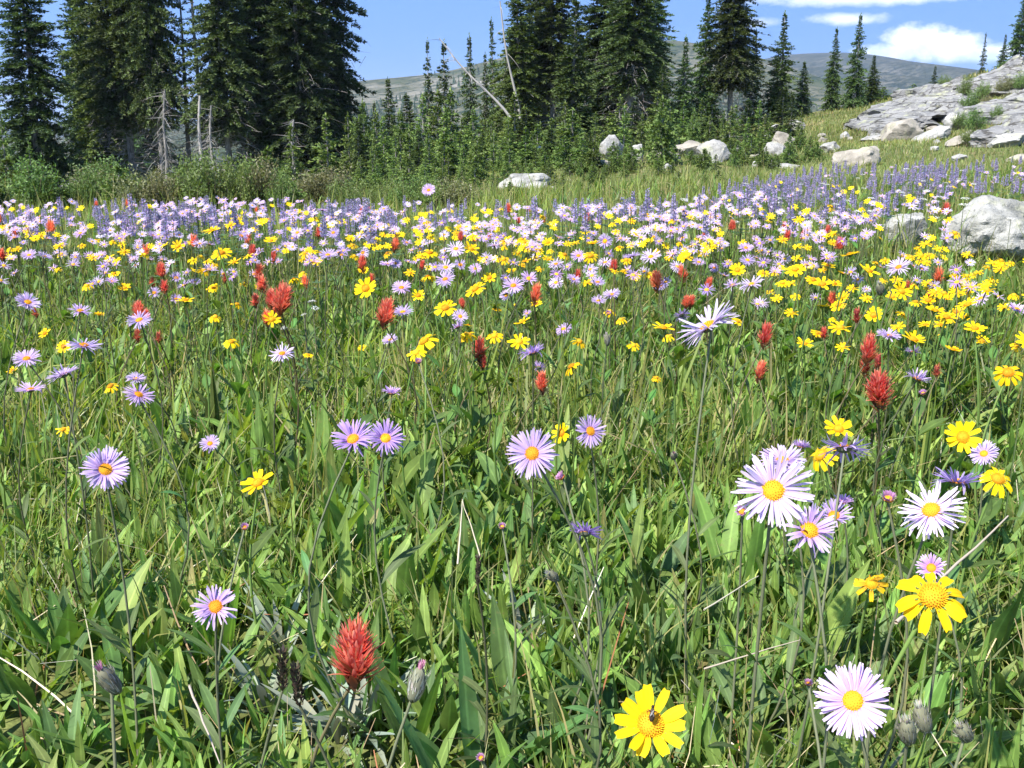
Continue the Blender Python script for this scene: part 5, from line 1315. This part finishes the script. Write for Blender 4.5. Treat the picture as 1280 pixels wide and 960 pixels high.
# lance shaped leaves growing in loose rosettes
g = Geo()
def rosettes(n, y0, y1, p, Lm, Wm, per, K=5, pal=None):
    X, Y = spots(n, y0, y1, p)
    t = clump(X, Y, 3.3, 1.1); keep = rngG.random(len(X)) < .15+1.1*t; X, Y = X[keep], Y[keep]
    k = rngG.integers(per[0], per[1], len(X)); i = np.repeat(np.arange(len(X)), k); n = len(i)
    sz = rngG.uniform(.65, 1.35, len(X))[i]
    x = X[i]+rngG.normal(0,.018,n); y = Y[i]+rngG.normal(0,.018,n)
    base_c = pick(len(X), pal or [(.12,.20,.048),(.15,.24,.055),(.105,.175,.06),(.205,.275,.07)], (3,3,2,2), .15)[i]
    c = np.clip(base_c*(1+rngG.normal(0,.12,(n,1))), .004, .8)
    L_ = np.minimum(Lm*sz*rngG.uniform(.6,1.25,n), hcap(x, y))
    tip = c*np.array([1.1,1.1,.95]); br = rngG.random(n) < .012; tip[br] = (.28,.22,.09)
    strips(g, np.stack([x, y, gz(x, y)-.004], -1), rngG.uniform(0,2*PI,n), L_, Wm*sz*rngG.uniform(.7,1.25,n), np.abs(rngG.normal(.28,.28,n)), rngG.normal(.45,.4,n), [.28,.55,.95,.95,.6,.05] if K == 5 else [.4,1,.7,.05], c, tip, fold=-.22, roll=rngG.normal(0,.4,n))
rosettes(2700, .40, 1.8, .6, .078, .0105, (4,9))
rosettes(300, .40, 2.2, .6, .115, .020, (3,6))
rosettes(3200, 1.6, 4.6, 1., .13, .014, (4,8))
rosettes(2200, 4., 10., 1.2, .15, .018, (3,6), 3)
tag(link('meadow_leaves', g.mesh('meadow_leaves', M_LEAF)), 'broad lance shaped green leaves thick between the flower stems', 'leaves', kind='stuff')

# low leaf litter and small ground plants
g = Geo()
X, Y = spots(26000, .34, 3.4, .8); n = len(X)
if len(AV):
    A = np.array(AV[-5:]); kk = (np.hypot(X[:,None]-A[None,:,0], Y[:,None]-A[None,:,1]).min(1) > .05); X, Y = X[kk], Y[kk]; n = len(X)
strips(g, np.stack([X, Y, gz(X, Y)+rngG.uniform(0,.035,n)], -1), rngG.uniform(0,2*PI,n), rngG.uniform(.025,.075,n), rngG.uniform(.007,.016,n), rngG.uniform(.25,1.25,n), rngG.normal(.3,.4,n), [.4,1,.8,.1], pick(n, [(.13,.23,.045),(.17,.27,.06),(.10,.18,.045),(.2,.25,.075)], (3,3,2,1)), fold=-.2, roll=rngG.normal(0,.4,n))
tag(link('ground_cover', g.mesh('ground_cover', M_LEAF)), 'small bright leaves covering the soil under the grass', 'ground cover', kind='stuff')

g = Geo()
X, Y = spots(17000, .36, 4.5, .9)
t = clump(X, Y, 4.2, 5.); k = rngG.random(len(X)) < t*t*1.2; X, Y = X[k], Y[k]; n = len(X)
L_ = np.minimum(rngG.uniform(.03,.15,n), hcap(X, Y)+.04)
strips(g, np.stack([X, Y, gz(X, Y)+rngG.uniform(0,.03,n)], -1), rngG.uniform(0,2*PI,n), L_, rngG.uniform(.0009,.0022,n), np.clip(rngG.normal(1.1,.45,n), 0, 1.62), rngG.normal(.15,.3,n), [1,1,.8,.5], pick(n, [(.42,.36,.22),(.5,.45,.32),(.3,.22,.12),(.34,.15,.07),(.55,.52,.42)], (3,2,2,1,1)), roll=rngG.normal(0,.8,n))
tag(link('dry_straw', g.mesh('dry_straw', M_STRAW)), 'tan dead straw lying tangled in the grass', 'dry grass', kind='stuff')

# grass of the slopes behind the flowers
g = Geo()
def slope(n, px0, px1, y0, y1, pal, w, Lm=.085, Wm=.009):
    Y = rngG.uniform(y0**.5, y1**.5, n)**2; X = (rngG.uniform(px0, px1, n)-640)/F*Y
    c = pick(n, pal, w, .2)*(.8+.4*clump(X, Y, .9, 3.))[:,None]
    strips(g, np.stack([X, Y, gz(X, Y)-.01], -1), rngG.uniform(0,2*PI,n), Lm*rngG.uniform(.5,1.5,n), Wm*rngG.uniform(.6,1.4,n)*(.5+Y*.04), np.abs(rngG.normal(.1,.3,n)), rngG.normal(.4,.4,n), [.9,1,.6,.06], c, c*[1.25,1.15,.9], roll=rngG.normal(0,.6,n))
slope(60000, 380, 1500, 9, 24, [(.14,.20,.065),(.19,.235,.085),(.26,.265,.12),(.28,.26,.15)], (3,3,2,1.2))
slope(26000, 850, 1500, 18, 33, [(.15,.2,.06),(.22,.24,.09),(.28,.25,.13)], (3,3,1.5), .10, .012)
slope(18000, -250, 470, 9, 30, [(.08,.13,.03),(.11,.15,.045),(.2,.19,.1)], (3,2,1))
tag(link('slope_grass', g.mesh('slope_grass', M_GRASS)), 'thin pale green grass on the slope behind the flowers', 'grass', kind='stuff')

def dry_stem(p0, p1, D0, D1, r, label, kink=0.):
    def pt(p, d):
        u, v = ray(*p); return np.array([float(u)*d, d, CAMZ+float(v)*d])
    a, b = pt(p0, D0), pt(p1, D1)
    for q in (a, b): q[2] = max(q[2], float(gz(q[0], q[1]))+.004)
    m = (a+b)/2 + np.array([0, 0, kink])
    g = Geo(); s_ = np.linspace(0,1,7)[:,None]
    P_ = (1-s_)**2*a + 2*s_*(1-s_)*m + s_**2*b + rngG.normal(0, .0004, (7,3))*(s_>0)*(s_<1)
    tube(g, P_-a, r*np.linspace(1.15,.5,7), vcol((.46,.40,.30), 1, rngG, .1, .03)[0], 5)
    tag(link('dry_stem', g.mesh('dry_stem', M_STRAW), None, tuple(a)), label, 'dry stem', 'dry stems')
dry_stem((1120,778),(1260,645),.66,.82,.0014,'grey broken dry twig slanting up beside the wide ragged daisy')
dry_stem((572,705),(578,626),.86,.90,.0009,'short pale straw bent upright near the bent dark stem')
dry_stem((600,695),(578,624),.84,.90,.0007,'pale straw leaning onto the short bent one')
dry_stem((237,858),(275,955),.66,.56,.0009,'grey dry stalk at the bottom by the grove side')
dry_stem((880,762),(948,720),.74,.80,.0007,'thin dry stalk pointing at the daisy bunch stems')
dry_stem((880,836),(1000,800),.68,.70,.0007,'long thin dry stalk under the daisy bunch')
